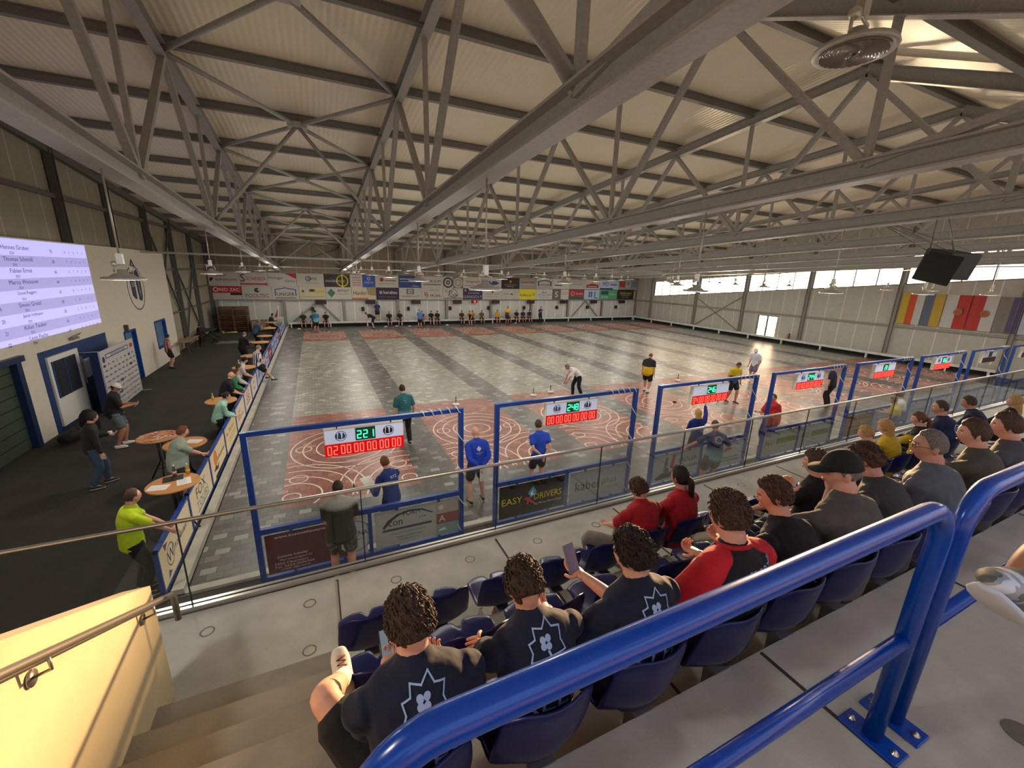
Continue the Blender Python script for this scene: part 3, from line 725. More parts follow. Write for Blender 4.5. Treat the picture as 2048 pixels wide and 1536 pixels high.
# loudspeaker cluster
for i, (x, y, z, rz, rx) in enumerate(((13.4, -4.45, 5.32, 20, 14), (14.7, -4.1, 5.47, -12, 14))):
    t = thing('loudspeaker', ('black loudspeaker box hung on chains, the left one', 'black loudspeaker box hung on chains, the right one')[i], 'loudspeaker', (x, y, z), R(rz), 'hanging loudspeakers')
    g = MB(); g.add([(-.5, -.3, -.3), (.5, -.3, -.3), (.38, .3, -.3), (-.38, .3, -.3), (-.5, -.3, .3), (.5, -.3, .3), (.38, .3, .3), (-.38, .3, .3)], [(3, 2, 1, 0), (4, 5, 6, 7), (0, 1, 5, 4), (1, 2, 6, 5), (2, 3, 7, 6), (3, 0, 4, 7)])
    c = g.build('cabinet', mat('#1f1e1d', .6), t, bevel=.02); c.rotation_euler = (R(rx), 0, 0)
    for sx in (-.4, .4):
        g = MB(); g.tube((sx, -.2, .3), (12.66-x, .05, bc_z(y)-z-.08), .008, None, 6); g.tube((sx, .2, .3), (12.66-x, .2, bc_z(y)-z-.08), .008, None, 6); g.build('chain', mat('#77767a', .4, .7), t)
    if not i: g = MB(); g.box(.1, .2, -.315, -.3, .12, .16); g.build('status_light', mat('#5050ff', emit=3.0), t)

# ================================================================== FRAMES WITH SCOREBOARDS
SEGS = {'0': 'abcdef', '1': 'bc', '2': 'abged', '3': 'abgcd', '4': 'fgbc', '5': 'afgcd', '6': 'afgedc', '7': 'abc', '8': 'abcdefg', '9': 'abfgcd'}
def digits(mb, s, O, w_, h, mt, dots=5, gap=.28):
    """seven-segment digits of LED dots on the plane x-z at O, each w_ x h"""
    P = {'a': ((0, h), (w_, h)), 'b': ((w_, h), (w_, h/2)), 'c': ((w_, h/2), (w_, 0)), 'd': ((0, 0), (w_, 0)), 'e': ((0, h/2), (0, 0)), 'f': ((0, h), (0, h/2)), 'g': ((0, h/2), (w_, h/2))}
    x = O[0]; r = h*.085
    for ch in s:
        if ch == ' ': x += w_*.75; continue
        for sg in SEGS[ch]:
            (a, b), (c, d) = P[sg]
            for k in range(dots):
                f_ = (k+.5)/dots; px, pz = x+a+(c-a)*f_, O[2]+b+(d-b)*f_
                mb.add([(px-r*.62, O[1], pz-r*.62), (px+r*.62, O[1], pz-r*.62), (px+r*.62, O[1], pz+r*.62), (px-r*.62, O[1], pz+r*.62)], [(0, 1, 2, 3)], mt)
        x += w_+w_*gap+r*2
LEDR = mat('#ff4a3a', emit=2.4); LEDG = mat('#35ffa0', emit=2.6)
def scoreboard(x, label, num, row, logos=True, lit=True):
    t = thing('scoreboard', label, 'scoreboard', (x, -2.28, 2.02), 0, 'scoreboards hanging in the blue gantries')
    W_, H_ = 1.24, .46
    g = MB(); g.box(0, W_, .0, .10, 0, H_); g.build('housing', mat('#d8d2c2', .5), t)
    g = MB(); g.box(.012, W_-.012, -.004, 0, H_*.47, H_-.01); g.build('logo_field', mat('#c3cae0', .5, emit=.25 if lit else 0), t)
    if logos:
        g = MB(); O = V((0, -.006, H_*.735)); U = V((1, 0, 0)); Wv = V((0, 0, H_))
        for cx, c1 in ((.25, '#3a4670'), (W_-.25, '#16181c')):
            art(g, O+U*cx, U, Wv, [('o', 0, 0, .19, c1, .9), ('p', [(-.05, -.1), (-.03, .16), (0, .1), (.01, -.12)], c1), ('p', [(.02, -.12), (.03, .14), (.07, .02), (.06, -.08)], c1), ('p', [(-.085, -.05), (-.075, .08), (-.05, .1), (-.06, -.1)], c1)], .001)
        g.build('club_emblems', None, t)
    g = MB(); g.box(.47, .78, -.008, -.002, H_*.5, H_-.015); g.build('counter_field', mat('#0c3a22', .3, emit=.3 if lit else 0), t)
    g = MB(); g.box(.0, W_, -.006, .0, .005, H_*.46); g.build('score_field', mat('#b8000c' if lit else '#4a1412', .4, emit=.55 if lit else 0), t)
    if lit:
        g = MB(); k = len(num); w_ = .058; digits(g, num, (.625-(k*w_+(k-1)*(w_*.28+.022))/2, -.0095, H_*.58), w_, .125, LEDG); g.build('counter_digits', None, t)
        g = MB()
        for j, pr in enumerate(row.split()): digits(g, pr, (.045+.2*j, -.0075, .035), .05, .14, LEDR)
        g.build('score_digits', None, t)
    g = MB()
    for px in (.2, W_-.2): g.box(px-.01, px+.01, .03, .05, H_, .53)
    g.build('hanger', mat('#333a44'), t)
    g = MB(); g.box(.93, .99, -.004, .03, -.12, 0); g.build('remote_holder', mat('#e4e4e4'), t)
SIGNS = {
 0: ([('r', 0, 0, 1, 1, '#5a1f2a'), ('r', .8, .0, 1, 1, '#c6c9cd'), ('c', .86, .5, .42, '#c3ccd6'), ('o', .86, .5, .42, '#3a3f4a', .96), ('t', 'www.kosmetikjustyna.at', .36, .9, .085, '#e4dadd', .62), ('t', 'JUSTYNA', .86, .55, .16, '#1c1f2a', .3), ('t', 'Naildesign Kosmetik', .86, .4, .05, '#555a66', .25), ('t', 'Justyna Loschy', .24, .4, .075, '#e4dadd', .36), ('t', 'Pfarrwiesengasse 52', .27, .31, .06, '#cfc2c6', .44), ('t', '7400 Oberwart', .22, .23, .06, '#cfc2c6', .32), ('t', 'Tel. 0664-2606366', .25, .15, .06, '#cfc2c6', .4), ('t', 'e-Mail: j@justyn.at', .26, .07, .06, '#cfc2c6', .42)],
     [('r', 0, 0, 1, 1, '#a9aaa4'), ('p', [(.08, .55), (.14, .72), (.25, .86), (.4, .92), (.55, .88), (.68, .72), (.67, .70), (.54, .84), (.4, .875), (.27, .81), (.18, .68), (.1, .5)], '#303a42'), ('r', .08, .42, .66, .48, '#3a4650'), ('t', 'FORM', .42, .84, .22, '#22282e', .2), ('t', 'con', .23, .62, .14, '#22282e', .16), ('t', '...', .55, .66, .03, '#22282e', .14), ('t', 'Graphische Einrichtungstechnik', .38, .33, .05, '#4a4f54', .42), ('t', 'www.conform.at', .38, .22, .05, '#4a4f54', .3), ('t', 'office@conform.at', .38, .13, .05, '#4a4f54', .34), ('r', .72, .62, 1, 1, '#a89f94'), ('r', .72, .32, 1, .62, '#8c5148'), ('r', .72, 0, 1, .32, '#7d9a9c'), ('t', 'A', .79, .47, .18, '#d8ccc8'), ('c', .78, .8, .07, '#cfc8c0'), ('p', [(.74, .1), (.85, .12), (.82, .2), (.76, .17)], '#c8d4d4')]),
 1: ([('r', 0, 0, 1, 1, '#16130f'), ('t', 'EASY', .19, .5, .2, '#d8c21c', .3), ('t', 'DRIVERS', .74, .5, .2, '#d8c21c', .44), ('p', [(.42, .66), (.5, .85), (.56, .66), (.48, .48)], '#3f9ab8'), ('p', [(.46, .62), (.5, .74), (.5, .6), (.54, .6), (.48, .55)], '#e6f0f2'), ('p', [(.36, .5), (.4, .56), (.47, .45), (.55, .3), (.5, .3), (.42, .4)], '#b02a50'), ('p', [(.4, .32), (.44, .54), (.47, .52), (.43, .3)], '#b02a50'), ('t', 'Ing. Marcus Martschitsch', .74, .26, .075, '#d6d2c8', .44)],
     [('r', 0, 0, 1, 1, '#9da3ad'), ('t', 'kabel', .3, .5, .3, '#1e2024', .4), ('t', 'plus', .7, .5, .28, '#7d6a3a', .34), ('t', 'alles ist plus', .76, .27, .07, '#555960', .26)]),
 2: ([('r', 0, 0, 1, 1, '#a3a9b2'), ('p', [(.05, .12), (.2, .3), (.62, .2), (.5, .1), (.1, .06)], '#3c3a36'), ('c', .28, .36, .13, '#4a4e58'), ('p', [(.22, .3), (.25, .86), (.3, .86), (.28, .3)], '#5a6070'), ('p', [(.36, .42), (.39, .92), (.46, .92), (.43, .42)], '#a8323a'), ('p', [(.3, .3), (.5, .38), (.44, .24)], '#8c5a4a'), ('t', 'LADLER', .74, .66, .16, '#202228', .42), ('t', 'Getränke', .8, .4, .14, '#202228', .34)],
     [('r', 0, 0, 1, 1, '#a3a9b2'), ('t', 'konzept', .5, .72, .16, '#4a4438', .7), ('o', .22, .3, .16, '#6a6a60'), ('r', .4, .2, .9, .24, '#5a5f66'), ('r', .4, .32, .9, .36, '#5a5f66')]),
 3: ([('r', 0, 0, 1, 1, '#9a9f9c'), ('r', .38, .42, 1, .68, '#6e8a2e'), ('t', 'ALU', .18, .56, .24, '#20241e', .26), ('t', 'PFEIFFER', .68, .55, .18, '#28341a', .54), ('t', 'www.alu-pfeiffer.at', .6, .3, .06, '#3a3e3a', .5)],
     [('r', 0, 0, 1, 1, '#9a9f9c'), ('r', .38, .42, 1, .68, '#6e8a2e'), ('t', 'ALU', .18, .56, .24, '#20241e', .26), ('t', 'PFEIFFER', .68, .55, .18, '#28341a', .54), ('t', 'www.alu-pfeiffer.at', .6, .3, .06, '#3a3e3a', .5)]),
 4: ([('r', 0, 0, 1, 1, '#7a5c38'), ('t', 'HOLZ BAU', .5, .6, .22, '#c9b184', .7), ('r', .2, .3, .8, .36, '#b59c70')], [('r', 0, 0, 1, 1, '#8c97a2'), ('t', 'TISCHLEREI', .5, .5, .2, '#2c3a50', .8)]),
 5: ([('r', 0, 0, 1, 1, '#8b97a0'), ('t', 'AUTOHAUS', .5, .6, .2, '#24364e', .8), ('r', .2, .3, .8, .34, '#3d5068')], [('r', 0, 0, 1, 1, '#8b97a0'), ('c', .3, .5, .2, '#46586c'), ('r', .5, .4, .9, .6, '#52657a')]),
}
LANE = ['221', '248', '246', '244', '28', '186', '', '']
ROW = ['02 00 00 00 00 00', '00 00 00 00 00 00', '04 00 00 00 00 00', '00 00 00 00 00 02', '00 00 00 00 00 00', '00 00 00 00 00 00', '', '']
SIGNLAB = ['the dark red cosmetics sign', 'the black driving-school sign', 'the drinks-firm sign', 'two green-barred signs', 'the brown timber sign', 'two pale blue signs', 'plain signs, second from the right edge', 'plain signs at the right edge']
for i in range(8):
    x0 = -.084+4.03*i; W_ = 3.32
    t = thing('scoreboard_gantry', 'tall blue steel gantry at the lane end with %s' % SIGNLAB[i], 'gantry', (x0, -2.28, 0), 0, 'blue steel gantries at the lane ends')
    for px in (0, W_):
        g = MB(); g.box(px-.04, px+.04, -.04, .04, -.02, 2.6); g.build('post', BLUE, t)
    for z, h in ((2.57, .07), (.93, .09), (.06, .08)):
        g = MB(); g.box(.04, W_-.04, -.035, .035, z-h/2, z+h/2); g.build('crossbar', BLUE, t)
    g = MB(); g.box(W_/2-.03, W_/2+.03, -.03, .03, .1, .89); g.build('divider', BLUE, t)
    sg = SIGNS.get(i, ([('r', 0, 0, 1, 1, '#94a1ab'), ('r', .2, .45, .8, .55, '#5c6e82')],)*2)
    for k in (0, 1):
        xa_ = .08+k*(W_/2); wd = W_/2-.14; g = MB()
        g.box(xa_, xa_+wd, -.012, .0, .13, .85, mat('#b4b4ae', .5))
        art(g, (xa_, -.012, .13), (wd, 0, 0), (0, 0, .72), sg[k], .002); s_ = g.build('sign_panel', None, t)
        g = MB()
        for px in (.25, .75):
            for z in (.86, .1): g.box(xa_+wd*px-.025, xa_+wd*px+.025, -.03, .01, z-.025, z+.03)
        g.build('clip', BLUE, s_)
    scoreboard(x0+1.06, 'scoreboard showing %s above %s' % (LANE[i], SIGNLAB[i]) if i < 6 else 'unlit scoreboard above %s' % SIGNLAB[i], LANE[i], ROW[i], i in (0, 1, 3, 5), i < 6)
    # white cable wound around bar and right post
    g = MB(); pts = []
    for k in range(0, 90):
        f_ = k/89; a = k*1.15
        if f_ < .35: xx = W_-.75+f_/.35*.7; pts.append((xx, .06*cos(a*.8), 2.57+.07*sin(a*.8)))
        else:
            zz = 2.5-(f_-.35)/.65*2.35; pts.append((W_+.075*cos(a*.35), .075*sin(a*.35), zz))
    g.path(pts, .008, None, 6)
    tag(g.build('cable', mat('#c8c6bf', .6), t), 'white wound cable')

# ================================================================== BARRIER PANELS ON THE LEFT
BP = [
 ('a round monogram and the letters SOWIESO', [('r', 0, 0, 1, 1, '#e6d6b4'), ('p', [(.14, .06), (.22, .5), (.14, .95), (.36, .8), (.46, .5), (.36, .2)], '#5a4a6a'), ('c', .29, .5, .37, '#e6d6b4'), ('o', .29, .5, .27, '#3c3848', .9), ('t', 'W', .29, .5, .3, '#2c2a36'), ('t', 'S O W', .52, .48, .12, '#3a3844', .2), ('t', 'A D E R', .66, .48, .1, '#3a3844', .2), ('t', 'U R T', .8, .48, .12, '#3a3844', .16)]),
 ('the words FOX TOURS', [('r', 0, 0, 1, 1, '#e4d6b8'), ('t', 'FOX', .5, .66, .32, '#2a2824', .44), ('t', 'TOURS', .52, .3, .24, '#1f8a80', .55), ('r', .25, .12, .8, .15, '#2a2824')]),
 ('an orange sun emblem', [('r', 0, 0, 1, 1, '#e6d5b0'), ('c', .32, .66, .26, '#e08a2a'), ('p', [(.15, .3), (.3, .42), (.36, .3), (.5, .36), (.4, .18)], '#4a4038'), ('t', 'Südburgenland', .66, .5, .18, '#4a4038', .55), ('r', .2, .0, 1, .1, '#23222a')]),
 ('small red emblem and tan lettering', [('r', 0, 0, 1, 1, '#e6d3a8'), ('p', [(.16, .6), (.2, .74), (.25, .6)], '#a03040'), ('t', 'Blumen', .58, .66, .2, '#a07c34', .5), ('r', .3, .36, .9, .4, '#c9a860'), ('r', .3, .24, .9, .28, '#c9a860')]),
 ('thin red script lettering', [('r', 0, 0, 1, 1, '#e0d3bc'), ('t', 'Fleischerei', .5, .36, .2, '#b04038', .7), ('t', 'Hirmann', .4, .66, .1, '#6a4a40', .4)]),
 ('the red letters ISG', [('r', 0, 0, 1, 1, '#ddd0bf'), ('t', 'ISG', .5, .6, .4, '#b02a4a', .55), ('r', .25, .24, .8, .3, '#6a5a5a')]),
 ('a small red figure', [('r', 0, 0, 1, 1, '#d8ccc0'), ('c', .5, .66, .1, '#a03a34'), ('t', 'Bau', .5, .36, .22, '#a03a34', .5)]),
 ('a blue-grey banner', [('r', 0, 0, 1, 1, '#b9c2d8'), ('t', 'ENERGIE', .5, .5, .24, '#3a4a90', .7)]),
]
for k in range(18):
    y0 = -2.15+1.75*k
    if k >= 8:
        c1, c2 = [('#aab4d2', '#3f4f98'), ('#a7b0cc', '#33406e'), ('#8e2f36', '#d6c4c4'), ('#a5aecb', '#3a4a8c')][k % 4]
        sp = [('r', 0, 0, 1, 1, c1), ('r', .2, .45, .8, .6, c2), ('r', .3, .25, .7, .3, c2)]; lab = 'a %s banner, %s from the stand' % ('red' if k % 4 == 2 else 'pale blue', ORD[k])
    else: lab, sp = BP[k]
    t = thing('barrier_panel', 'low barrier panel with %s' % lab, 'barrier', (-1.40, y0, 0), 0, 'barrier panels along the left side of the court')
    g = MB(); g.box(-.03, .03, 0, 1.75, .82, .87); g.box(-.03, .03, 0, 1.75, .1, .14); g.box(-.03, .03, 0, .035, .1, .87); g.box(-.03, .03, 1.72, 1.75, .1, .87); g.box(-.025, .025, .2, .26, -.02, .1); g.box(-.025, .025, 1.5, 1.56, -.02, .1)
    g.build('frame', BLUE, t)
    g = MB(); g.box(-.012, .012, .035, 1.72, .14, .82, mat('#8a8a86')); art(g, (.012, .035, .14), (0, 1.685, 0), (0, 0, .68), sp, .002); g.build('banner', None, t)

# ================================================================== FAR WALL BANNERS
def px2x(u): return -6.41+(u-413)/(1276-413)*0+_px(u)
def _px(u):
    d = _f+_r2*((u-1024)/825.45)-_u2*((560-768)/825.45); return CAM.x+d.x*(YF-.3-CAM.y)/d.y+6.41
W0, K0, DB, RD, GY = '#a9a59c', '#1c1a18', '#2b3a78', '#9c2c32', '#6a6864'
TOPR = [
 (417, 480, W0, [('p', [(.02, .5), (.1, .62), (.16, .55), (.12, .42), (.05, .3)], K0), ('t', 'BURGENLAND', .58, .45, .2, K0, .7), ('t', 'ENERGIE', .42, .75, .1, K0, .3)], 'black winged emblem'),
 (480, 536, W0, [('t', 'S', .1, .6, .55, K0), ('t', 'SCHEIBER', .58, .55, .26, RD, .72), ('p', [(0, .1), (.9, .1), (.9, 0), (1, .16), (.9, .3), (.9, .22), (0, .22)], RD)], 'red arrow under red lettering'),
 (536, 593, W0, [('t', 'Heidegger', .28, .62, .24, K0, .5), ('t', 'Dächer', .78, .42, .24, K0, .36), ('p', [(.55, 1), (.7, .9), (.85, .72), (1, .6), (1, 1)], RD)], 'roofer lettering and red corner'),
 (593, 648, W0, [('o', .42, .62, .2, DB, .7), ('t', 'AWS', .56, .62, .24, K0, .34), ('r', .3, .28, .8, .31, GY)], 'small blue ring emblem'),
 (648, 700, '#27231a', [('t', 'stockbahn.at', .42, .5, .22, W0, .74), ('o', .7, .5, .46, '#c9b21c', .86), ('r', .68, 0, .72, 1, '#c9b21c')], 'black ground and a yellow cross-hair'),
 (700, 725, W0, [('r', .15, .75, .85, .8, RD), ('r', .15, .55, .85, .6, GY), ('r', .15, .35, .85, .4, RD), ('r', .15, .15, .85, .2, RD)], 'thin red text lines'),
 (725, 750, '#2c4a96', [('t', 'UNION', .5, .4, .2, W0, .7), ('o', .5, .72, .14, W0, .6)], 'blue ground and a white ring'),
 (750, 797, W0, [('c', .28, .66, .17, '#8c3038'), ('r', .4, .55, .9, .62, '#8c3038'), ('r', .15, .3, .85, .33, GY)], 'dark red dot'),
 (797, 842, '#27366f', [('r', .05, .7, .7, .78, W0), ('r', .05, .5, .8, .54, W0), ('t', 'Allianz', .76, .15, .14, W0, .3)], 'dark blue ground and thin white lines'),
 (842, 886, W0, [('t', 'TAURUS-PC', .5, .6, .22, K0, .9), ('r', .1, .25, .9, .36, GY)], 'black wide lettering'),
 (886, 906, W0, [('c', .5, .5, .48, '#3a3c40'), ('c', .5, .5, .33, W0), ('o', .5, .5, .2, '#3a3c40', .4)], 'dark round seal'),
 (906, 926, '#6f6a5c', [('c', .5, .5, .45, '#a39f8f'), ('o', .5, .5, .3, '#6f6a5c', .8)], 'olive ground and pale seal'),
 (926, 965, W0, [('t', 'telegraph', .5, .6, .26, K0, .92), ('r', .1, .24, .9, .29, GY)], 'lower case black lettering'),
 (965, 1003, W0, [('p', [(.1, .5), (.3, .7), (.7, .7), (.9, .5), (.7, .34), (.3, .34)], DB), ('r', .1, .18, .9, .22, GY)], 'blue hexagonal emblem'),
 (1003, 1039, '#191816', [('c', .5, .68, .14, '#8a7434'), ('r', .15, .35, .85, .41, '#8a7434'), ('r', .3, .2, .7, .24, W0)], 'black ground and a golden dot'),
 (1039, 1073, '#8b8680', [('r', .1, .6, .9, .7, '#8e4440'), ('r', .1, .4, .8, .45, W0)], 'grey ground and dull red line'),
 (1073, 1106, W0, [('p', [(.08, .3), (.08, .75), (.5, .95), (.92, .75), (.92, .3), (.84, .3), (.84, .7), (.5, .85), (.16, .7), (.16, .3)], '#2d3c66'), ('t', 'UNGER', .5, .42, .22, K0, .6), ('r', .1, .12, .9, .16, GY)], 'blue gable line, on the right in the upper row'),
 (1106, 1140, '#b2b0aa', [('o', .3, .7, .12, K0, .6), ('r', .1, .36, .55, .44, K0), ('r', .65, .6, .95, .64, GY)], 'small black tyre emblem'),
 (1140, 1170, '#a6a49d', [('r', .2, .5, .8, .53, GY)], 'almost blank grey ground'),
 (1170, 1201, '#b0ada6', [('p', [(.1, .2), (.1, .5), (.5, .65), (.9, .5), (.9, .2)], '#8c2c30'), ('c', .5, .75, .18, '#b08080'), ('r', .2, .3, .8, .38, W0)], 'red badge'),
 (1201, 1238, '#aab8cc', [('t', 'MD', .3, .6, .4, DB, .3), ('r', .55, .5, .9, .6, DB), ('r', 0, 0, .7, .2, '#33415a')], 'pale blue ground and dark blue letters'),
 (1238, 1276, '#8e908f', [('r', .04, .3, .34, .95, '#a03c3a'), ('r', .38, .3, .62, .95, W0), ('o', .5, .7, .14, K0, .5), ('r', .66, .3, .98, .95, '#6f7f8c')], 'three small square logos'),
]
BOTR = [
 (421, 481, W0, [('r', 0, .5, 1, 1, '#a3232e'), ('t', 'RED ZAC', .58, .75, .32, '#d8d4cc', .7), ('o', .12, .75, .16, '#d8d4cc', .7), ('r', .6, .34, 1, .5, K0)], 'red upper half and RED ZAC lettering'),
 (481, 541, W0, [('c', .5, .72, .18, '#30343a'), ('c', .56, .74, .08, W0), ('t', 'POOLTEC', .5, .3, .26, '#4a4e54', .8)], 'POOLTEC lettering under a dark ball'),
 (541, 596, W0, [('p', [(.1, .3), (.1, .8), (.5, .95), (.9, .8), (.9, .3), (.86, .3), (.86, .74), (.5, .88), (.14, .74), (.14, .3)], '#2d4a8c'), ('t', 'UNGER', .5, .42, .26, K0, .66), ('r', .12, .1, .88, .15, K0)], 'blue gable line, on the left in the lower row'),
 (596, 650, '#b0aa94', [('r', .36, .6, .6, .86, '#9a8a30'), ('r', .4, .66, .56, .8, K0), ('r', .6, .52, .96, .76, '#b5a646'), ('c', .14, .66, .1, '#5a4a44'), ('r', .04, .2, .96, .26, '#a39b50')], 'yellow boxed words'),
 (650, 702, W0, [('p', [(.04, .55), (.2, .9), (.36, .55), (.2, .15)], '#3f6a58'), ('t', 'ERNST', .68, .72, .2, K0, .46), ('r', .44, .44, .9, .47, GY)], 'green diamond and ERNST lettering'),
 (702, 751, '#b2aa98', [('p', [(.6, 1), (.66, .4), (1, .3), (1, 1)], '#8f8258'), ('t', 'Haider', .34, .55, .34, K0, .56), ('r', 0, 0, .66, .14, '#b0603c')], 'Haider lettering and an orange strip'),
 (751, 797, '#241f38', [('c', .2, .6, .14, '#9a8aa0'), ('t', 'barabas', .62, .62, .28, '#c9c6cc', .6), ('r', .1, .2, .9, .24, GY)], 'dark purple ground and barabas lettering'),
 (797, 842, W0, [('r', .34, .48, .66, .92, K0), ('r', .38, .53, .62, .87, W0), ('t', 'rw', .5, .68, .2, K0, .2), ('t', 'WIESNERGROUP', .5, .28, .12, K0, .8)], 'square rw emblem'),
 (842, 886, W0, [('t', 'BÄCKEREI', .6, .84, .14, GY, .6), ('t', 'MÜHL', .66, .36, .32, K0, .5), ('o', .2, .5, .16, '#8c4a40', .6), ('o', .24, .32, .16, '#8c4a40', .6)], 'bakery lettering MÜHL'),
 (886, 926, W0, [('t', 'City', .3, .72, .34, K0, .42), ('t', 'Café', .5, .42, .32, K0, .5), ('o', .5, .56, .4, K0, .9), ('r', .04, .08, .96, .14, K0)], 'City Café lettering in a black swirl'),
 (926, 965, '#2a2348', [('c', .12, .84, .1, '#8f8a60'), ('r', .3, .8, .9, .88, '#8f8a9c'), ('t', 'KÖNIGSBG', .56, .6, .16, '#a39cb8', .7), ('t', 'GANGOLY', .5, .25, .26, W0, .96)], 'purple ground and GANGOLY lettering'),
 (965, 1003, W0, [('p', [(.4, .9), (.52, .6), (.56, .6), (.6, .8)], '#46503c'), ('t', 'GARTEN GRAF', .5, .5, .14, GY, .8), ('r', .2, .25, .8, .28, GY)], 'small green leaf'),
 (1003, 1039, '#aaa79e', [('p', [(.5, .5), (.6, .6), (.66, .4)], K0), ('o', .86, .6, .3, '#8ca08c', .93), ('r', .1, .5, .44, .55, GY)], 'pale green circle segment'),
 (1039, 1073, '#c9b92a', [('t', 'Raiffeisen', .4, .42, .24, K0, .68), ('t', 'X', .88, .5, .3, K0)], 'bright yellow ground and Raiffeisen lettering'),
 (1073, 1106, '#b4b2ac', [('t', 'Bad', .5, .72, .2, K0, .3), ('t', 'Tatzmannsdorf', .5, .48, .2, '#4a5560', .9), ('r', .2, .2, .8, .24, GY)], 'grey lettering Bad Tatzmannsdorf'),
 (1106, 1123, '#5f5550', [('t', 'S', .5, .5, .6, '#c9c4bc', .55)], 'brown ground and a white S'),
 (1123, 1139, '#b4b2ac', [('r', .1, .7, .9, .74, GY), ('r', .1, .5, .9, .54, GY)], 'narrow pale ground and thin lines'),
 (1139, 1170, '#8f2c33', [('r', 0, 0, 1, .26, '#2c5a3c'), ('o', .26, .6, .22, '#d0b8b0', .8), ('t', 'Stattin', .7, .6, .22, '#d0b8b0', .44)], 'red ground above a green strip'),
 (1170, 1201, '#9fb3c4', [('r', .3, .2, .38, .8, '#2f4a7c'), ('r', .3, .74, .5, .8, '#2f4a7c'), ('r', .44, .2, .52, .8, '#2f4a7c'), ('r', .66, .1, .72, .8, '#2f4a7c'), ('r', .66, .1, .92, .18, '#2f4a7c')], 'large blue outline letters'),
 (1201, 1236, '#4f9468', [('r', .08, .5, .5, .9, '#2c4a4c'), ('t', 'Apotheke', .3, .25, .18, '#c9dcb8', .4), ('r', .58, .5, .95, .56, '#8ccaa0')], 'green ground and a dark box'),
 (1238, 1270, '#26221a', [('t', 'VINÉGENT', .5, .68, .28, '#b8a24a', .8), ('r', .2, .4, .8, .46, '#8a8468'), ('r', .3, .2, .7, .26, '#8a8468')], 'black ground and golden lettering'),
]
rl = MB()
for z in (2.33, 3.35, 4.38): rl.box(-6.4, XR-.1, YF-.30, YF-.02, z-.03, z+.03)
struct(rl.build('trim_13', STEEL_D), 'horizontal rails carrying the advertising banners')
for rn, rows, z0, z1 in (('upper', TOPR, 3.36, 4.42), ('lower', BOTR, 2.3, 3.34)):
    for k, (u0, u1, bgc, sp, lab) in enumerate(rows):
        xa_ = CAM.x+(_px(u0)-6.41-CAM.x); xb_ = _px(u1)-6.41; wd = xb_-xa_-.02; zo = .012*max(0, xa_+6)*.5
        g = MB(); g.box(0, wd, -.015, .015, 0, z1-z0+zo*.3, mat(bgc, .6))
        art(g, (0, -.015, 0), (wd, 0, 0), (0, 0, z1-z0), sp, .003)
        tag(g.build('advertising_banner', None, None, (xa_, YF-.32, z0+zo*.4)), '%s-row wall banner with %s' % (rn, lab), 'banner', 'advertising banners on the far wall')
# far-end scoreboards (dark) with lane numbers
for i in range(9):
    x = 1.05+4.07*i
    if x > 35: break
    t = thing('scoreboard', 'dark unlit scoreboard under the far banners, %s from the left' % ORD[i], 'scoreboard', (x, YF-.36, 1.93), 0, 'unlit scoreboards below the far banners')
    g = MB(); g.box(0, .86, -.05, .05, 0, .34); g.box(.2, .24, .04, .06, .3, .45); g.build('housing', mat('#1c1614', .4), t)
    g = MB(); g.box(.04, .82, -.056, -.05, .04, .17); g.build('score_field', mat('#3a1512', .3), t)
    g = MB(); g.box(-.35, -.13, -.02, .27, -.62, -.28); g.text(str(i+1), (-.24, -.02, -.45), (1, 0, 0), (0, 0, 1), .24, mat('#f0efe8'), None, .004)
    o = g.build('lane_number', mat('#22211f'), None, (x, YF-.26, 1.93))
    o.data.materials.clear(); o.data.materials.append(mat('#22211f')); o.data.materials.append(mat('#eeeee8'))
    tag(o, 'small number sign %d on the far wall' % (i+1), 'sign', 'lane number signs on the far wall')
t = thing('clock_display', 'small glowing red digital display below the purple banner', 'display', (15.15, YF-.36, 2.0))
g = MB(); g.box(0, .62, -.04, .04, 0, .26); g.box(.2, .24, .03, .06, .2, .36); g.build('housing', mat('#3a0808', .4, emit=.3), t)
g = MB(); digits(g, '18', (.16, -.045, .05), .11, .16, mat('#ff3020', emit=6.0)); g.build('clock_digits', None, t)
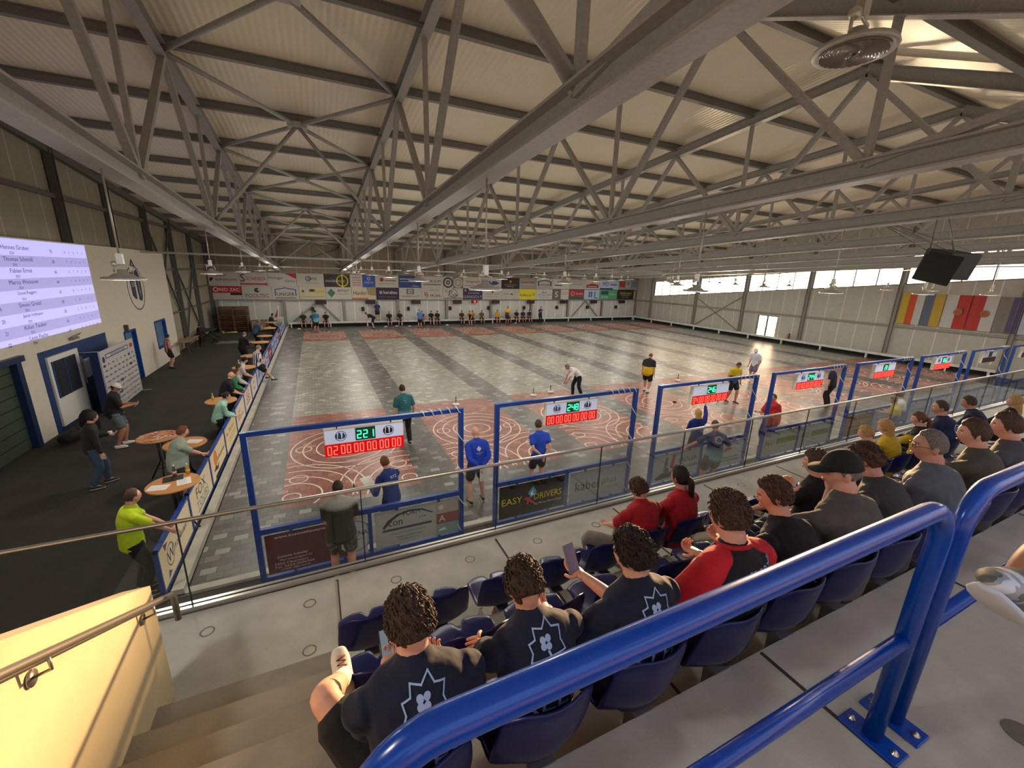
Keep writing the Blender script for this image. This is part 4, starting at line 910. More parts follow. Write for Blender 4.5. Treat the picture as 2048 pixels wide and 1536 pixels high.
# flags on the right wall
FL = [('yellow, orange and white striped flag', ['#b39a3c', '#b8502c', '#b3b3b0']), ('blue and yellow flag', ['#5d6478', '#b0933c']), ('white and red flag with a round crest', ['#b4b2ae', '#a83a38']), ('red and white flag with a crest', ['#a83a38', '#b4b0ac']), ('grey-brown flag', ['#7c766c', '#57506c']), ('white and black flag with an emblem', ['#a9b0b8', '#2a2624']), ('red-white flag with a dark eagle shape', ['#8e3844', '#a9a29c', '#8c3232'])]
y = 5.3
for i, (lab, cs) in enumerate(FL):
    wd = [1.15, .95, 1.15, 1.1, 1.0, .9, 1.3][i]; n = 24; g = MB()
    for k in range(n):
        f0, f1 = k/n, (k+1)/n; c = mat(cs[min(len(cs)-1, int(f0*len(cs)))], .85)
        w0, w1 = .03*sin(f0*9+i), .03*sin(f1*9+i)
        g.add([(w0, -f0*wd, 0), (w1, -f1*wd, 0), (w1*1.5, -f1*wd, 2.0), (w0*1.5, -f0*wd, 2.0), (w0+.01, -f0*wd, 0), (w1+.01, -f1*wd, 0), (w1*1.5+.01, -f1*wd, 2.0), (w0*1.5+.01, -f0*wd, 2.0)], [(0, 3, 2, 1), (4, 5, 6, 7), (2, 3, 7, 6), (0, 1, 5, 4)], c, False)
    if 'crest' in lab or 'emblem' in lab or 'eagle' in lab:
        art(g, (-.06, -wd*.62, 1.0), (0, -1, 0), (0, 0, 1), [('c', .0, 0, .2, '#3a2c28' if 'dark' in lab or 'emblem' in lab else '#8a6a3c'), ('c', 0, 0, .12, '#a04a3a')], .0)
    tag(g.build('flag', None, None, (XR-.13, y, 2.5)), lab+' hanging on the right wall below the windows', 'flag', 'flags on the right wall')
    y -= wd+.02
# fire extinguisher on the right wall
t = thing('fire_extinguisher', 'red fire extinguisher on the right wall beyond the glass door', 'fire extinguisher', (XR-.35, 11.9, .3))
g = MB(); g.lathe([(0, 0), (.08, 0), (.085, .03), (.085, .42), (.06, .5), (.02, .52)], None, 16); g.build('cylinder', mat('#7a241c', .35), t)
g = MB(); g.box(-.02, .02, -.06, .06, .52, .58); g.path([(0, .05, .55), (0, .13, .45), (0, .12, .2)], .012); g.build('hose', mat('#141414'), t)
# ---- projection and emblem on the white front
X = XL+.004
g = MB(); y0, y1, z0, z1 = 5.0, 11.15, 2.78, 5.46
g.box(X-.003, X+.006, y0, y1, z0, z1, mat('#b9b5f2', .8, emit=.62))
scr = g
for r_ in range(9):
    zz = z1-.28-.3*r_
    if r_ % 2: g.flat([(0, -.15), (y1-y0, -.15), (y1-y0, .15), (0, .15)], (X+.006, y0, zz), (0, 1, 0), (0, 0, 1), mat('#a7a2dc', .8, emit=.5), .001)
names = ['Hannes Gruber', 'Thomas Schmidl', 'Fabian Ernst', 'Marco Weissner', 'David Raggam', 'Simon Gratzl', 'Jakob Hofmann', 'Kilian Tauber', 'Leon Fuchs']
for r_, nm in enumerate(names):
    zz = z1-.22-.3*r_; dk_ = mat('#55508c', .8)
    g.text(nm, (X+.006, y0+2.2, zz), (0, 1, 0), (0, 0, 1), .11, dk_, 1.5, .003); g.text('ESV', (X+.006, y0+2.0, zz-.15), (0, 1, 0), (0, 0, 1), .07, dk_, .6, .003)
    g.text(str(14+r_), (X+.006, y0+.9, zz-.05), (0, 1, 0), (0, 0, 1), .1, dk_, None, .003)
    g.text(str(70-2*r_), (X+.006, y0+3.9, zz-.05), (0, 1, 0), (0, 0, 1), .1, dk_, None, .003)
    for k in range(5): g.text(str((3*k+r_*7) % 10), (X+.006, y0+4.7+.28*k, zz-.05), (0, 1, 0), (0, 0, 1), .08, dk_, None, .003)
tag(g.build('projected_table', None), 'large lilac projected results table on the white front wall', 'screen')
g = MB(); art(g, (X, 15.2, 3.85), (0, 1, 0), (0, 0, 1), [('o', 0, 0, .98, '#23304e', .95), ('p', [(-.55, -.3), (-.6, .5), (-.3, .8), (-.05, .75), (-.1, -.5), (-.35, -.45)], '#23304e'), ('p', [(.15, -.55), (.05, .7), (.4, .8), (.65, .4), (.6, -.4), (.45, -.6)], '#23304e'), ('p', [(-.3, .9), (0, 1.25), (.3, .9), (.2, .85), (0, 1.1), (-.2, .85)], '#23304e')], .002)
g.text('ESV', (X, 14.93, 4.0), (0, 1, 0), (0, 0, 1), .3, mat('#c9c6bc'), .4, .008); g.text('OBERWART', (X, 15.55, 3.9), (0, 0, 1), (0, -1, 0), .18, mat('#c9c6bc'), .9, .008)
tag(g.build('club_emblem', None), 'round dark blue club emblem painted on the white front wall', 'emblem')
g = MB(); g.box(XL, XL+.12, 8.7, 9.1, 2.5, 2.56); g.path([(XL+.02, 8.7, 2.56), (XL+.2, 8.75, 2.68), (XL+.2, 9.05, 2.68), (XL+.02, 9.1, 2.56)], .012)
tag(g.build('wall_fitting', mat('#8d8a80', .4, .5)), 'small grey loop fitting above the dark blue clubhouse front', 'fitting')
g = MB(); g.box(XL, XL+.12, 13.0, 13.14, 2.2, 2.45)
tag(g.build('wall_box', mat('#4a4640')), 'small dark box above the bluish far door', 'box')
# sponsor backdrop standing on the floor
t = thing('sponsor_backdrop', 'free-standing white sponsor backdrop with small logos', 'backdrop', (-5.45, 8.5, 0), R(2))
g = MB(); g.box(-.02, .02, 0, 3.2, .02, 2.1, mat('#b5b3b2', .6)); sp = [('r', .13, .86, .8, .93, '#3c4674'), ('r', .15, .875, .78, .915, '#c6c4c4'), ('c', .07, .86, .05, '#333c60'), ('r', .86, .86, .95, .93, '#a03c44')]
rnd = random.Random(3)
for r_ in range(9):
    for c_ in range(8):
        q_ = rnd.random(); u, v_ = .06+.12*c_+.03*(r_ % 2), .76-.085*r_
        if q_ < .16: sp.append(('c', u, v_, .024, '#b8ac3c'))
        elif q_ < .3: sp.append(('r', u-.03, v_-.02, u+.03, v_+.02, '#3a4468'))
        else: sp += [('r', u-.035, v_-.006, u+.03, v_+.008, '#6a6a70'), ('c', u-.02*rnd.random(), v_+.012, .012, '#57575f')]
art(g, (.02, 0, .02), (0, 3.2, 0), (0, 0, 2.08), sp, .003)
g.text('EISSTOCK SPORT VEREIN', (.03, 1.5, 1.885), (0, 1, 0), (0, 0, 1), .07, mat('#3c4674'), 1.6, .008)
g.build('printed_cloth', None, t)
g = MB(); g.box(-.24, -.02, .0, .03, .02, 2.1); g.build('side_cloth', mat('#16254e', .7), t)
g = MB()
for yy in (.05, 3.15): g.box(-.3, .3, yy-.02, yy+.02, 0, .02)
g.path([(-.45, 0, 2.12), (.02, 0, 2.12)], .012); g.build('foot', STEEL, t)
# ---- round standing tables
WD = mat('#b98148', .45, kind='wood'); BKM = mat('#1b1a19', .5)
def make_table():
    t = thing('bar_table', 'x', 'table', (0, 0, 0), 0, 'round wooden standing tables behind the barrier')
    g = MB(); g.lathe([(0, 1.065), (.385, 1.065), (.40, 1.075), (.40, 1.09), (.39, 1.1), (0, 1.1)], None, 40, smooth=False); g.build('table_top', WD, t)
    for k in range(3):
        a = 2*PI*k/3; g = MB(); g.path([(.06*cos(a), .06*sin(a), 1.06), (.05*cos(a), .05*sin(a), .5), (.33*cos(a), .33*sin(a), .015)], .016, None, 8); g.build('leg', BKM, t)
    g = MB(); g.path([(.14*cos(k*PI/8), .14*sin(k*PI/8), .36) for k in range(16)], .009, None, 6, True); g.build('brace_ring', BKM, t)
    return t
TB = [(-1.58, -.3, 'nearest the stand, with papers, a folder and two bottles'), (-2.5, 2.42, 'strewn with red and white labels'), (-1.85, 1.75, 'holding one white sheet, beside the label-strewn one'), (-1.72, 5.1, 'with one bottle, beside the woman in mint'),
      (-1.72, 9.75, 'in front of the man in white'), (-1.75, 12.2, 'behind the man in stripes'), (-1.75, 16.0, 'beside the black-clad man'), (-1.75, 18.3, 'beyond the black-clad man'), (-1.8, 21.8, 'beside the man in blue'), (-1.9, 25.0, 'farthest along the barrier')]
tb0 = make_table()
for i, (x, y, l) in enumerate(TB):
    lab = 'round wooden standing table %s' % l
    if i == 0: tb0.location = (x, y, 0); tb0['label'] = lab
    else: dup(tb0, (x, y, 0), R(37*i), lab)
PAPER = mat('#dddad2', .8)
def paper(x, y, z, rz, label, w_=.21, h=.3, group=None):
    g = MB(); g.box(-w_/2, w_/2, -h/2, h/2, 0, .002, PAPER)
    for k in range(7): g.box(-w_*.4, w_*(.15+.04*(k % 3)), h*.36-k*.035, h*.36-k*.035+.006, .002, .0024, mat('#8d8b88'))
    o = g.build('paper_sheet', None, None, (x, y, z)); o.rotation_euler = (0, 0, rz); return tag(o, label, 'paper', group)
paper(-1.76, -.43, 1.101, R(80), 'white list on the left of the nearest round table'); paper(-1.42, -.3, 1.101, R(15), 'white sheet on the right of the nearest round table'); paper(-1.7, 1.8, 1.101, R(70), 'white sheet on the table beside the label-strewn one')
g = MB(); g.box(-.15, .15, -.11, .11, 0, .012); o = g.build('folder', mat('#22201d', .5), None, (-1.62, -.12, 1.101)); o.rotation_euler = (0, 0, .2); tag(o, 'dark folder lying on the nearest round table', 'folder')
def bottle(x, y, z, label, liquid, cap='#c8c8c4', group=None, h=.22):
    t = thing('drink_bottle', label, 'bottle', (x, y, z), 0, group)
    s_ = h/.22; g = MB(); g.lathe([(0, 0), (.03*s_, 0), (.032*s_, .01), (.032*s_, .11*s_), (.014*s_, .17*s_), (.013*s_, .205*s_)], None, 14); g.build('bottle_body', liquid, t)
    g = MB(); g.lathe([(.0325*s_, .04*s_), (.0335*s_, .04*s_), (.0335*s_, .1*s_), (.0325*s_, .1*s_)], None, 14); g.build('label_sleeve', mat(cap if cap != '#c8c8c4' else '#b8a24c', .5), t)
    g = MB(); g.lathe([(0, .2*s_), (.015*s_, .2*s_), (.015*s_, .22*s_), (0, .22*s_)], None, 10); g.build('cap', WHITEM, t)
LQ = lambda c: mat(c, .12, spec=.7)
bottle(-1.62, .0, 1.1, 'pink-labelled bottle at the back of the nearest round table', LQ('#5a3a3a'), '#c89a9a'); bottle(-1.42, .0, 1.1, 'amber bottle at the back of the nearest round table', LQ('#b8822c'), '#c9a050')
bottle(-1.92, 5.15, 1.1, 'yellowish bottle on the table beside the woman in mint', LQ('#b89a3c'))
bottle(-1.86, 9.7, 1.1, 'left pale green bottle behind the bald man', LQ('#9cb8a8'), '#b8ccc4', 'pale bottles on the table', .3); bottle(-1.78, 9.82, 1.1, 'right pale green bottle behind the bald man', LQ('#9cb8a8'), '#b8ccc4', 'pale bottles on the table', .3)
rnd = random.Random(5)
for k in range(46):
    a, r_ = rnd.random()*2*PI, .34*math.sqrt(rnd.random()); g = MB(); g.box(-.045, .045, -.014, .014, 0, .0016); cc = ['#b8384a', '#d8d2c8', '#a03a68', '#c9c4bc'][k % 4]
    o = g.build('name_label', mat(cc, .6), None, (-2.5+r_*cos(a), 2.42+r_*sin(a), 1.1005+.0017*(k % 6))); o.rotation_euler = (0, 0, rnd.random()*3)
    tag(o, 'small red, pink or white strip label in the heap on the round table', 'label strip', 'strip labels on the round table')
# ---- pallets, crate, bench at the far left
t = thing('pallet_stack', 'tall brown stack of wooden pallets in the far left corner', 'pallet stack', (-5.75, 28.9, 0))
for k in range(12):
    g = MB(); z = .155*k
    for xx in (0, .95, 1.85): g.box(xx, xx+.1, 0, 1.1, z, z+.09)
    for yy in (0, .25, .5, .75, 1.0): g.box(0, 1.95, yy, yy+.12, z+.09, z+.125)
    g.build('pallet', mat(['#6a4c30', '#745638', '#5f452c'][k % 3], .8, kind='wood'), t)
t = thing('crate', 'light wooden crate beside the pallet stack, filled with wood', 'crate', (-3.65, 28.7, 0))
g = MB(); g.box(0, 1.1, 0, .04, 0, .8); g.box(0, 1.1, .76, .8, 0, .8); g.box(0, .04, 0, .8, 0, .8); g.box(1.06, 1.1, 0, .8, 0, .8); g.box(0, 1.1, 0, .8, 0, .05); g.build('side_panel', mat('#8f7a62', .8, kind='wood'), t)
g = MB()
for k in range(14): g.ell((.12+.07*k, .15+.11*(k % 5), .78), (.09, .06, .07), None, 5)
g.build('firewood', mat('#5c4634', .9), t)
t = thing('picnic_bench', 'dark folding table-bench by the left wall near the far corner', 'bench', (-5.6, 24.4, 0))
g = MB(); g.box(-.4, .4, -.8, .8, .72, .76); g.build('table_top', mat('#2a3040', .6), t)
for xx in (-.7, .5):
    g = MB(); g.box(xx, xx+.22, -.8, .8, .42, .45); g.build('seat', mat('#2a3040', .6), t)
for yy in (-.6, .6):
    g = MB(); g.bar((-.6, yy, 0), (.3, yy, .72), .04, .04); g.bar((.6, yy, 0), (-.3, yy, .72), .04, .04); g.build('leg', BKM, t)
t = thing('folding_table', 'narrow folding table along the left wall before the bench', 'table', (-5.75, 20.3, 0))
g = MB(); g.box(-.25, .25, -1.3, 1.3, .74, .77); g.build('table_top', mat('#8a7458', .7), t)
for yy in (-1, 1):
    g = MB(); g.bar((-.2, yy, 0), (-.1, yy, .74), .03, .03, None, (0, 1, 0)); g.bar((.2, yy, 0), (.1, yy, .74), .03, .03, None, (0, 1, 0)); g.build('leg', mat('#6b4a34'), t)
g = MB(); g.box(-5.0, -2.0, 23.0, 24.2, -.018, -.012)
tag(g.build('floor_patch', mat('#6f6a5c', .9, kind='concrete')), 'pale concrete strip in the asphalt near the far left corner', 'floor strip')
t = thing('broom_tube', 'yellow tube lying on the floor beside the pallets', 'tube', (-5.3, 28.0, .05))
g = MB(); g.path([(0, 0, 0), (.8, .1, 0)], .05); g.build('tube_body', mat('#c8c84a'), t); g = MB(); g.ell((-.1, 0, 0), (.1, .1, .1), None, 8); g.build('end_ball', mat('#b8b84a'), t)
# ---- ice stocks and pucks on the lanes
def stock(x, y, label, c1='#d6d4cc'):
    t = thing('ice_stock', label, 'ice stock', (x, y, 0), 0, 'stocks standing on the lanes')
    g = MB(); g.lathe([(0, 0), (.135, 0), (.14, .02), (.135, .045), (.08, .055), (.03, .08), (.0, .085)], None, 24); g.build('plate', mat(c1, .35), t)
    g = MB(); g.lathe([(.016, .08), (.013, .2), (.017, .3), (.017, .33), (0, .335)], None, 10); g.build('handle', mat('#18181a', .4), t)
for x, y, l in ((5.62, 5.6, 'white ice stock in front of the second lane target'), (9.05, 5.7, 'white ice stock on the third lane, left of the bending man'), (10.0, 5.9, 'white ice stock at the hands of the bending man'), (17.2, 5.6, 'white ice stock on the fifth lane behind the frame')): stock(x, y, l)
for x, y, l in ((14.2, 2.9, 'small black target puck inside the rings of the fourth lane'), (21.9, 2.6, 'small black target puck on the sixth lane, nearer one'), (25.6, 4.1, 'small black target puck on the seventh lane, farther one')):
    g = MB(); g.lathe([(0, 0), (.07, 0), (.07, .04), (0, .04)], None, 16); tag(g.build('target_puck', mat('#141414', .4), None, (x, y, 0)), l, 'puck', 'black target pucks')
for i, x in enumerate((-.35, 6.6, 7.6, 8.7, 12.3, 19.6)): stock(x, 29.3+.15*(i % 3), 'white ice stock near the far rail, %s from the left' % ORD[i])
# bottles left on the stand
bottle(2.27, -6.22, Z1, 'red-labelled half-full bottle on the deck by the empty front seats', LQ('#8a5a4a'), '#a83a30', None, .26); bottle(2.13, -6.2, Z1, 'empty clear bottle on the deck by the empty front seats', glass_mat('clear_plastic', (.85, .87, .85), .12), '#9a9a92', None, .24)

# ================================================================== PEOPLE
def cat_(p0, p1, p2, p3, t):
    return .5*((2*p1)+(p2-p0)*t+(2*p0-5*p1+4*p2-p3)*t*t+(3*p1-p0-3*p2+p3)*t*t*t)
def loft(mb, pts, rads, ref, n=14, sub=3, mt=None, cap=True):
    """smooth closed tube of elliptic sections (rx along ref, ry across)"""
    P = [V(p) for p in pts]; Q = [V((a, b, 0)) if not isinstance(a, tuple) else V(a) for a, b in rads]
    A, B = [], []
    for i in range(len(P)-1):
        p0, p1, p2, p3 = P[max(0, i-1)], P[i], P[i+1], P[min(len(P)-1, i+2)]
        q0, q1, q2, q3 = Q[max(0, i-1)], Q[i], Q[i+1], Q[min(len(P)-1, i+2)]
        for k in range(sub): A.append(cat_(p0, p1, p2, p3, k/sub)); B.append(cat_(q0, q1, q2, q3, k/sub))
    A.append(P[-1]); B.append(Q[-1])
    if cap:
        d0 = (A[0]-A[1]).normalized(); d1 = (A[-1]-A[-2]).normalized(); r0, r1 = min(B[0].x, B[0].y), min(B[-1].x, B[-1].y)
        A = [A[0]+d0*r0*.6, A[0]+d0*r0*.45]+A+[A[-1]+d1*r1*.45, A[-1]+d1*r1*.6]; B = [B[0]*.25, B[0]*.72]+B+[B[-1]*.72, B[-1]*.25]
    ref = V(ref).normalized(); vs_ = []; fs = []; k = len(A); r_ = None
    for i in range(k):
        d = (A[min(k-1, i+1)]-A[max(0, i-1)]).normalized()
        base = ref if r_ is None else r_
        r_ = base-d*base.dot(d); r_ = r_.normalized() if r_.length > .05 else d.orthogonal().normalized()
        c = d.cross(r_)
        for j in range(n):
            a = 2*PI*j/n; ca, sa = cos(a), sin(a)
            vs_.append(A[i]+r_*(B[i].x*ca)+c*(B[i].y*sa))
    for i in range(k-1):
        for j in range(n): fs.append((i*n+j, i*n+(j+1) % n, (i+1)*n+(j+1) % n, (i+1)*n+j))
    fs += [tuple(range(n))[::-1], tuple((k-1)*n+j for j in range(n))]
    mb.add(vs_, fs, mt, True)
def ik(a, t, l1, l2, pole):
    a, t = V(a), V(t); d = t-a; L_ = d.length; mx_ = (l1+l2)*.999
    if L_ > mx_: t = a+d*(mx_/L_); d = t-a; L_ = mx_
    x = (l1*l1-l2*l2+L_*L_)/(2*L_); h = math.sqrt(max(0, l1*l1-x*x)); dn = d.normalized(); pole = V(pole)
    pl = pole-dn*pole.dot(dn); pl = pl.normalized() if pl.length > 1e-4 else dn.orthogonal().normalized()
    return a+dn*x+pl*h, t
def bake(mb, name, mt, parent, vox, smooth=4, wrinkle=0.0, seed=0):
    """fuse the overlapping lofts into one continuous surface"""
    me = bpy.data.meshes.new(name); me.from_pydata([tuple(x) for x in mb.v], [], mb.f)
    o = bpy.data.objects.new(name, me); C.objects.link(o)
    rm = o.modifiers.new('r', 'REMESH'); rm.mode = 'VOXEL'; rm.voxel_size = vox; rm.use_smooth_shade = True
    sm = o.modifiers.new('s', 'SMOOTH'); sm.iterations = smooth; sm.factor = .5
    dg = bpy.context.evaluated_depsgraph_get(); m2 = bpy.data.meshes.new_from_object(o.evaluated_get(dg))
    m2.name = name; m2.materials.clear(); m2.materials.append(mt)
    if wrinkle:
        m2.update(); off = V((seed*3.1, seed*1.7, 0)); nr = [v.normal.copy() for v in m2.vertices]
        for v, nn in zip(m2.vertices, nr):
            p = v.co; k = noise.noise(V((p.x*7, p.y*7, p.z*13))+off)*.6+noise.noise(V((p.x*18, p.y*18, p.z*26))+off)*.4
            v.co = p+nn*k*wrinkle
    m2.polygons.foreach_set('use_smooth', [True]*len(m2.polygons))
    o.modifiers.clear(); o.data = m2; bpy.data.meshes.remove(me)
    if parent is not None: o.parent = parent
    return o
def hand(mb, w_, d, side, palm, curl=.5, s=1.0):
    """five separate bent fingers; d points from wrist to fingertips, palm is the palm normal"""
    d = V(d).normalized(); pn = V(palm); pn = (pn-d*pn.dot(d)); pn = pn.normalized() if pn.length > .05 else d.orthogonal().normalized(); sd = d.cross(pn)*side
    w_ = V(w_); loft(mb, [w_, w_+d*.045*s, w_+d*.088*s], [(.026*s, .016*s), (.038*s, .015*s), (.038*s, .012*s)], sd, 10, 2)
    for k, ln in enumerate((.070, .080, .075, .058)):
        b = w_+d*.082*s+sd*(.029-.0195*k)*s; a = curl*(.85+.1*k); p = [b]; dd = d; L3 = ln*s/3
        for j in range(3):
            dd = (M4.Rotation(-a*.75*side, 3, sd) @ dd) if True else dd
            if dd.dot(pn) < 0 and j == 0: pass
            p.append(p[-1]+dd*L3)
        loft(mb, p, [(.0092*s, .0092*s), (.0088*s, .0088*s), (.008*s, .008*s), (.0068*s, .0066*s)], sd, 8, 2)
    b = w_+d*.03*s+sd*.028*s; td = (d*.62+sd*.6+pn*.42).normalized()
    loft(mb, [b, b+td*.035*s, b+(td*.5+d*.5).normalized()*.062*s+pn*.012*s], [(.012*s, .011*s), (.0105*s, .0095*s), (.0085*s, .0075*s)], pn, 8, 2)
SKIN = mat('#c08c74', .5, kind='skin'); SKIN2 = mat('#cf9b84', .5, kind='skin'); SKIN3 = mat('#b37a60', .5, kind='skin')
HB = mat('#3d2a1b', .6, kind='hair'); HD = mat('#261b14', .6, kind='hair'); HL = mat('#b58c50', .55, kind='hair'); HG = mat('#6f675f', .6, kind='hair'); HR = mat('#6a3c1e', .55, kind='hair'); HX = mat('#4a3424', .6, kind='hair')
PN = [0]
def person(label, x, y, z=0.0, rz=0.0, H=1.75, sit=None, lean=.06, hunch=.1, side=0.0, yaw=0.0, pitch=.15, bulk=1.0, belly=0.0, sw=1.0,
           shirt=('#30343c',), sleeve=.6, legs=('shorts', '#1c1c1f'), shoes='#2a2a2c', socks=None, hair=('short', HB), skin=None, cap=None,
           hands=None, feet=None, curl=.5, lod=1, glasses=False, sock_h=.12, group=None, knees=(0, 1, .25), elbow=(0, -1, -.25), shirt_mat=None, collar=None, hlen=1.0, palm=None):
    """one figure: local +y is where it faces, z = 0 is the floor under it"""
    PN[0] += 1; seed = PN[0]; s = H/1.75; skin = skin or (SKIN, SKIN2, SKIN3)[seed % 3]
    root = thing('person', label, 'person', (x, y, z), rz, group)
    vox = (.008, .013, .024, .03)[lod]; pz = (sit+.09) if sit is not None else .93*s
    def up(a, b=0): return V((sin(b), sin(a)*cos(b), cos(a)*cos(b)))
    P = V((0, 0, pz)); d1 = up(lean, side); d2 = up(lean+hunch, side*.8); d3 = up(lean+hunch*2.1, side*.5)
    Wp = P+d1*.15*s; Cp = Wp+d2*.17*s; Sp = Cp+d3*.15*s; Np = Sp+d3*.055*s
    X = V((1, 0, 0)); X = (X-d3*X.dot(d3)).normalized()
    nd = up((lean+hunch*1.6)*.75+pitch*.5, side*.3); lf = .022 if pitch < .35 else 0.0; Hc = Np+nd*.088*s+V((0, (.014+lf)*s, (.026+lf)*s)); s0 = s; s_h = s*.94
    hw = .195*s*sw; b = bulk*s*(1.06 if sit is not None else 1.02)
    # ---- body
    g = MB(); rx = V((1, 0, 0))
    loft(g, [P-d1*.07*s, P, Wp, Cp, Sp-d3*.02*s, Sp+d3*.03*s, Np], [(.135*b, .10*b), (.155*b, .11*b), (.132*b, (.10+belly*.6)*b), (.158*b, .115*b), (.165*b*sw, .095*b), (.104*b, .072*s), (.056*s, .058*s)], rx, 18, 3)
    loft(g, [Np-d3*.02*s, Np+nd*.05*s, Hc-V((0, 0, .05*s))], [(.06*s, .062*s), (.057*s, .060*s), (.054*s, .060*s)], rx, 12, 2)
    HR_ = M4.Rotation(-yaw, 3, 'Z') @ M4.Rotation(-(pitch+(lean+hunch)*.35), 3, 'X')
    def hf(p):
        q = V(p); t_ = max(0, -q.z-.1)
        q.x *= 1-.38*t_; q.y *= 1-.10*t_
        if q.y > 0: q.y *= 1-.16*max(0, q.z-.35)
        fr = max(0, p.y)
        q.y += .20*math.exp(-((p.x/.13)**2+((p.z+.14)/.17)**2))*(p.y > 0)          # nose
        q.y -= .07*math.exp(-(((abs(p.x)-.36)/.16)**2+((p.z-.03)/.12)**2))*(p.y > 0)   # eye sockets
        q.y += .05*math.exp(-((p.x/.25)**2+((p.z+.82)/.16)**2))*(p.y > 0)           # chin
        q.y += .04*math.exp(-((p.x/.22)**2+((p.z+.47)/.07)**2))*(p.y > 0)           # lips
        return q
    g.ell(Hc, (.078*s_h, .098*s_h, .120*s_h), None, 20 if lod < 2 else 12, hf, HR_)
    for sx in (-1, 1): g.ell(Hc+HR_ @ V((sx*.079*s_h, -.008*s_h, -.008*s_h)), (.012*s_h, .022*s_h, .033*s_h), None, 6, None, HR_)
    # arms
    if hands is None: hands = [(-.27, .06, .80), (.27, .06, .80)]
    arms = []
    for i, sx in enumerate((-1, 1)):
        sh = Sp+X*(sx*hw)-d3*.05*s; tgt = V(hands[i])*1.0
        if sit is None: tgt = V((tgt.x*s, tgt.y*s, tgt.z*s))
        el = elbow[i] if isinstance(elbow[0], tuple) else elbow
        e_, wr = ik(sh, tgt, .285*s, .25*s, (el[0]+sx*.35, el[1], el[2])); arms.append((sh, e_, wr))
        ab = (.5+.5*bulk)*s
        loft(g, [sh-X*(sx*.03*s), sh, sh.lerp(e_, .5), e_, e_.lerp(wr, .35), wr], [(.05*ab, .05*ab), (.052*ab, .052*ab), (.045*ab, .045*ab), (.037*ab, .037*ab), (.038*ab, .036*ab), (.025*s, .021*s)], (0, 0, 1) if abs((e_-sh).normalized().z) < .9 else (0, 1, 0), 12, 3)
    # legs
    if feet is None: feet = [(-.11, .0, .075), (.11, .0, .075)] if sit is None else [(-.15, .46, .075-0), (.15, .42, .075)]
    lg = []
    for i, sx in enumerate((-1, 1)):
        hp = P+V((sx*.085*b, 0, -.04*s)); kn = knees[i] if isinstance(knees[0], tuple) else knees
        k_, an = ik(hp, V(feet[i][:3])*(s if sit is None else 1), .43*s, .42*s, (kn[0]+sx*.12, kn[1], kn[2])); lg.append((hp, k_, an)); lb = (.4+.6*bulk)*s
        rf = (1, 0, 0)
        loft(g, [hp, hp.lerp(k_, .35), k_-(k_-hp)*.08, k_+(an-k_)*.05, k_.lerp(an, .32), k_.lerp(an, .7), an], [(.085*lb, .09*lb), (.08*lb, .085*lb), (.058*lb, .06*lb), (.056*lb, .058*lb), (.056*lb, .058*lb), (.04*lb, .042*lb), (.034*s, .04*s)], rf, 12, 3)
        fd = V((sx*.15, 1, 0)).normalized()
        if sit is None and abs(an.z-.075*s) > .12: fd = V((0, .8, -.6))
        if isinstance(feet[i], tuple) and len(feet[i]) > 3: fd = V(feet[i][3]).normalized()
        lg[-1] = lg[-1]+(fd,)
        loft(g, [an-fd*.03*s, an+fd*.05*s-V((0, 0, .03*s)), an+fd*.13*s-V((0, 0, .045*s))], [(.03*s, .035*s), (.034*s, .03*s), (.038*s, .018*s)], rf, 10, 2)
    body = bake(g, 'body', skin, root, vox, 2)
    # hands joined to the wrists of the same mesh
    if lod < 3:
        g = MB()
        for i, sx in enumerate((-1, 1)):
            sh, e_, wr = arms[i]; dd = (wr-e_).normalized(); cu = curl[i] if isinstance(curl, tuple) else curl
            pl = palm[i] if palm else (V((-sx, 0, 0)) if abs(dd.z) > .6 else V((0, 0, -1)))
            hand(g, wr-dd*.012*s, dd, sx, pl, cu, s)
        bm = bmesh.new(); bm.from_mesh(body.data); base = len(bm.verts)
        nv = [bm.verts.new(p) for p in g.v]
        for f in g.f:
            try: bm.faces.new([nv[k] for k in f]).smooth = True
            except ValueError: pass
        bmesh.ops.recalc_face_normals(bm, faces=bm.faces); bm.to_mesh(body.data); bm.free()
    # ---- shirt
    inf = .013*s if lod < 2 else .017*s
    def i2(a, c, k=1.0): return (a+inf*k, c+inf*k)
    g = MB(); hem = -.05 if sit is not None else -.09
    loft(g, [P+d1*hem*s, P+d1*.04*s, Wp, Cp, Sp-d3*.02*s, Sp+d3*.028*s, Np+d3*.004*s], [i2(.160*b, (.118+belly*.3)*b, 1.3), i2(.157*b, (.115+belly*.6)*b, 1.3), i2(.138*b, (.108+belly*.8)*b, 1.2), i2(.160*b, .117*b), i2(.166*b*sw, .097*b), i2(.13*b, .078*s), i2(.070*s, .070*s, .5)], rx, 20, 3, None, True)
    for i, sx in enumerate((-1, 1)):
        sh, e_, wr = arms[i]; ab = (.5+.5*bulk)*s
        pts = [sh-X*(sx*.035*s), sh]; rr = [i2(.046*ab, .046*ab), i2(.050*ab, .050*ab)]
        if sleeve <= 1: pts += [sh.lerp(e_, sleeve*.5), sh.lerp(e_, sleeve)]; rr += [i2(.053*ab, .053*ab), i2(.055*ab, .055*ab, 1.1)]
        else:
            f_ = sleeve-1; pts += [sh.lerp(e_, .5), e_, e_.lerp(wr, f_*.5), e_.lerp(wr, f_)]; rr += [i2(.05*ab, .05*ab), i2(.044*ab, .044*ab), i2(.04*ab, .038*ab), i2(.03*ab, .028*ab)]
        loft(g, pts, rr, (0, 0, 1) if abs((e_-sh).normalized().z) < .9 else (0, 1, 0), 12, 3)
    sm_ = shirt_mat or mat(shirt[0], .85, kind='cloth')
    so_ = bake(g, 'shirt', sm_, root, vox, 3, (.010 if lod == 0 else .006 if lod == 1 else 0), seed)
